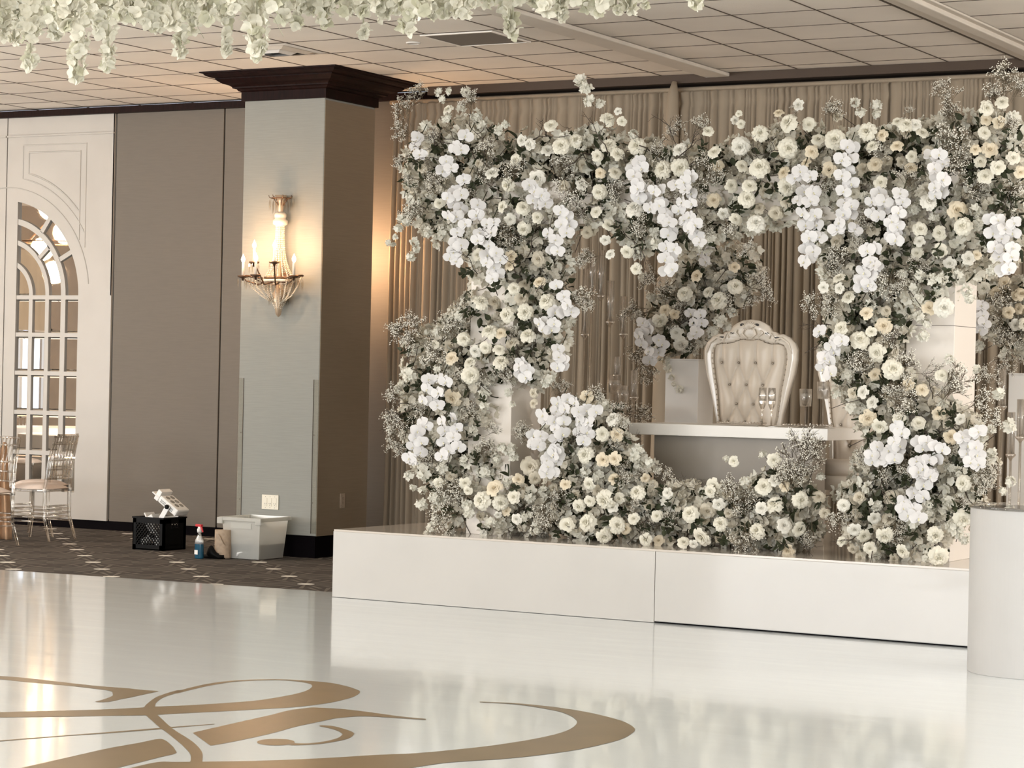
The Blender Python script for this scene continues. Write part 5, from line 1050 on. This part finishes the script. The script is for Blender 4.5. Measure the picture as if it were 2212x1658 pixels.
for key, (Y0, DP, poly, lab) in ARR.items():
    fl_, orc, gyp = FLORA[key]
    if key == 'G':       # the bunch carries on past the picture's edge
        fl_ += ' '+' '.join('%d,%s' % (4400-int(q.split(',')[0]), q.split(',', 1)[1]) for q in fl_.split()); poly = [(2120, 610), (2280, 610), (2285, 710), (2230, 765), (2180, 765), (2125, 710)]
    xs_ = [p[0] for p in poly]; ys_ = [p[1] for p in poly]; cx_, cy_ = sum(xs_)/len(xs_), sum(ys_)/len(ys_)
    c0 = ony(cx_, cy_, Y0+.2); base = Vector((c0.x, c0.y, SH if key in 'ACDE' else (1.66 if key == 'F' else 1.60 if key == 'G' else 2.55)))
    t = empty('floral_arrangement', base, label=lab, cat='flower arrangement')
    def loc(x, y, dy=0): return ony(x, y, Y0+dy)-base
    def nrm(s=.45, x=0, y=0): return (FRONT+Vector(((x-cx_)/700*.5, 0, (cy_-y)/500*.5))+Vector((rnd(-s, s), rnd(-s*.5, s*.5), rnd(-s, s)))).normalized()
    for tok in fl_.split():
        ty = tok[-1]; x, y, d = [int(v) for v in tok[:-1].split(',')]
        dy = {'o': rnd(-.06, .02), 't': rnd(-.03, .06), 'c': rnd(-.01, .09), 's': rnd(.10, .22), 'b': rnd(.02, .16)}[ty]
        P = loc(x, y, dy); sz = d*depth(P+base)/FPX
        if ty == 'b': place(random.choice(CLUS), 'blossom_cluster', t, face_mx(P, nrm(.6, x, y), sz*1.25, rnd(0, 6)))
        elif d < 14: place(BUD, 'rosebud', t, face_mx(P, nrm(.9, x, y)+Vector((0, 0, .6)), sz, rnd(0, 6)))
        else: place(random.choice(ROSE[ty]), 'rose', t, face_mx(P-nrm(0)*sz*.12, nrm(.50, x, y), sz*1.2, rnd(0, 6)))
    for sp__ in orc.split():
        pts = [tuple(map(int, q.split(','))) for q in sp__.split(':')]; W = [loc(x, y, rnd(-.13, -.04)) for x, y in pts]
        st_ = MB().use('leaf').tube([W[0]+Vector((0, .12, .10))]+[w_+Vector((0, .035, .0)) for w_ in W], .003, 5).build('orchid_spray', t, smooth=True)
        for w_ in W: place(random.choice(ORCH), 'orchid_blossom', st_, face_mx(w_, (FRONT+Vector((rnd(-.8, .7), rnd(-.2, .2), rnd(-.55, .35)))), rnd(.088, .108), rnd(-.5, .5)))
    for tok in gyp.split():
        x, y, d, a = [int(v) for v in tok.split(',')]; P = loc(x, y, rnd(-.02, .12)); L_ = d*depth(P+base)/FPX*1.5; a = math.radians(a)
        dr = (RT*math.cos(a)+UP*math.sin(a)+Vector((0, rnd(-.35, .1), 0))).normalized(); place(random.choice(BRE), 'babys_breath', t, face_mx(P-dr*L_*.55, dr, L_, rnd(0, 6)))
        d2 = (dr+Vector((rnd(-.4, .4), rnd(-.3, .1), rnd(-.4, .4)))).normalized(); place(random.choice(BRE), 'babys_breath', t, face_mx(P-d2*L_*.5+Vector((rnd(-.04, .04), -.02, rnd(-.04, .04))), d2, L_*.9, rnd(0, 6)))
    # leaves and twigs between the blossoms, dark filling behind
    ar_ = (max(xs_)-min(xs_))*(max(ys_)-min(ys_)); nb = int(max(10, min(60, ar_/3000)))
    def samp():
        while True:
            x, y = rnd(min(xs_), max(xs_)), rnd(min(ys_), max(ys_))
            if inside(x, y, poly): return x, y
    for i in range(nb):
        x, y = samp(); P = loc(x, y, rnd(.05, .16)); place(random.choice(SPR), 'leaf_sprig', t, face_mx(P, Vector((rnd(-1, 1), rnd(-.9, -.1), rnd(-.6, 1))), rnd(.07, .12), rnd(0, 6)))
    for i in range(nb//5):
        x, y = samp(); P = loc(x, y, rnd(.0, .1)); ou = Vector((x-cx_, 0, cy_-y)).normalized(); place(random.choice(TWI), 'curly_twig', t, face_mx(P, ou+Vector((rnd(-.5, .5), rnd(-.5, 0), rnd(0, .5))), rnd(.18, .32), rnd(0, 6)))
    m = MB(); R_ = random.Random(5)
    nf = int(ar_/ (330 if key in 'TUAC' else 300))
    for i in range(nf):
        x, y = samp(); P = loc(x, y, rnd(.16, .16+DP)); s_ = rnd(.05, .085)
        m.use('blossom_shaded' if R_.random() < .6 else 'blossom')
        for q in range(7):
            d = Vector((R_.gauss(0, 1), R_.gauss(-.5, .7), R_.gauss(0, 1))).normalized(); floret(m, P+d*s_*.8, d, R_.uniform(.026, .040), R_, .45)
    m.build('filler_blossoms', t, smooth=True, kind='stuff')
    m = MB().use('leaf')
    for i in range(int(nf*1.1)):
        x, y = samp(); P = loc(x, y, rnd(.12, .16+DP)); leaf_into(m, P, Vector((R_.gauss(0, 1), R_.gauss(-.5, .8), R_.gauss(0, 1))), R_.uniform(.05, .085), .020, R_)
    m.use('twig')
    for i in range(nf//14):
        x, y = samp(); P = loc(x, y, rnd(.08, .3)); d = Vector((R_.gauss(0, 1), R_.gauss(-.3, .6), R_.gauss(0, 1))).normalized(); q = P+d*.09+Vector((0, 0, R_.uniform(-.03, .03))); m.tube([P, q, q+d*.08+Vector((R_.uniform(-.03, .03), 0, R_.uniform(-.03, .03)))], .0025, 4)
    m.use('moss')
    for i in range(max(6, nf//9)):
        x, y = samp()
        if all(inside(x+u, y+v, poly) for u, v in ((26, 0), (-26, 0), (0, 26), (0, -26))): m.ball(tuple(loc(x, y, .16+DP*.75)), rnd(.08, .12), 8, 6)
    m.build('filler_greenery', t, smooth=True, kind='stuff')
# loose long twigs of the arch, as seen left of centre
tt = [o for o in COL.objects if o.name.startswith('floral_arrangement')][0]
for x, y, a, L_ in ((1150, 280, 60, .34), (1060, 300, 70, .30), (1010, 300, 110, .34), (960, 290, 140, .3), (1330, 300, 60, .25), (1420, 300, 20, .3), (1500, 320, 30, .3), (1250, 330, 45, .3)):
    P = ony(x, y, 13.34)-tt.location; a = math.radians(a); dr = RT*math.cos(a)+UP*math.sin(a); place(random.choice(TWI), 'curly_twig', tt, face_mx(P-dr*L_*.4, dr, L_*1.2, rnd(0, 6)))

# ------------------------------------------------------------------ blossom strands hanging from the ceiling
def strand_mesh(seed, L_, rad):
    R_ = random.Random(seed); m = MB().use('wisteria_green').tube([(0, 0, L_), (rnd(-.01, .01), 0, L_*.5), (0, 0, .02)], .0025, 4)
    n_ = int(150*min(L_, 1.1)*(rad/.05)**.7)
    for i in range(n_):
        z = min(L_, 1.15)*R_.random()**1.1; r = rad*min(1, .28+z/.42)*R_.random()**.5; a = R_.uniform(0, 6.3); d = Vector((math.cos(a), math.sin(a), R_.uniform(-.9, .3)))
        m.use('wisteria' if R_.random() < .82 else 'wisteria_green'); floret(m, Vector((r*math.cos(a), r*math.sin(a), z)), d, R_.uniform(.017, .026), R_, .45, 4, .60, 3)
    m.use('wisteria_green')
    for i in range(6): z = R_.uniform(.15, min(L_, 1)); a = R_.uniform(0, 6); d = Vector((math.cos(a), math.sin(a), -.8)); p = Vector((0, 0, z)); m.tube([p, p+d*.05, p+d*.08+Vector((0, 0, -.03))], .0012, 3)
    return m
named = [(65, 146, 8.2, .055, 'hanging blossom strand nearest the left edge with a ragged tip'), (165, 172, 7.4, .060, 'longest and thickest hanging blossom strand, its tip lowest of all'), (232, 146, 8.4, .050, 'slim hanging blossom strand just right of the longest one'),
 (388, 118, 8.0, .045, 'hanging blossom strand ending in a thin bare tip, midway to the crown'), (487, 112, 8.6, .032, 'thin hanging blossom strand just left of the dark crown'), (553, 124, 7.0, .062, 'thick hanging blossom strand whose tip meets the ceiling diffuser'),
 (784, 80, 8.4, .034, 'thin hanging blossom strand right of the dark crown'), (880, 66, 7.2, .062, 'full hanging blossom strand left of the grey ceiling grille'), (1107, 82, 7.6, .044, 'hanging blossom strand reaching lowest right of the grey grille'), (1211, 40, 8.0, .040, 'short hanging blossom strand beside the recessed downlight')]
for i, (x, y, D, rad, lab) in enumerate(named):
    P = CP+ray(x, y)*(D/FPX); L_ = ZC-P.z; strand_mesh(100+i, L_, rad).build('hanging_blossom_strand', smooth=True, loc=P, label=lab, cat='hanging flowers')
protos = {}
back = [(x, 60-x*.02+rnd(-26, 26)) for x in range(-20, 470, 26)]+[(x, 32+rnd(-22, 16)) for x in range(480, 1060, 27)]+[(x, 12+rnd(-12, 22)) for x in range(1060, 1420, 30)]+[(1502, 14), (330, 62), (215, 75), (120, 85), (30, 95), (420, 70), (640, 60), (700, 55), (820, 42), (960, 40), (1000, 36), (1290, 32), (1170, 18)]
for i, (x, y) in enumerate(back):
    D = rnd(6.8, 9.2); P = CP+ray(x, y)*(D/FPX); k = i % 6
    if k not in protos: protos[k] = (strand_mesh(200+k, 1.5, rnd(.04, .062)).mesh('hanging_blossom_strand', True))
    o = bpy.data.objects.new('hanging_blossom_strand', protos[k]); COL.objects.link(o); o.location = P; o.rotation_euler[2] = rnd(0, 6); o.scale[2] = (ZC-P.z)/1.5
    zone = [(150, 'above the mirrored doors'), (480, 'above the beige folding wall'), (860, 'above the dark crowned column'), (1130, 'above the grey ceiling grille'), (9999, 'right of the recessed downlight')]
    zn = [b_ for a, b_ in zone if x < a][0]
    tag(o, label='white blossom strand in the ceiling fringe '+zn, cat='hanging flowers', group='blossom fringe strands '+zn)
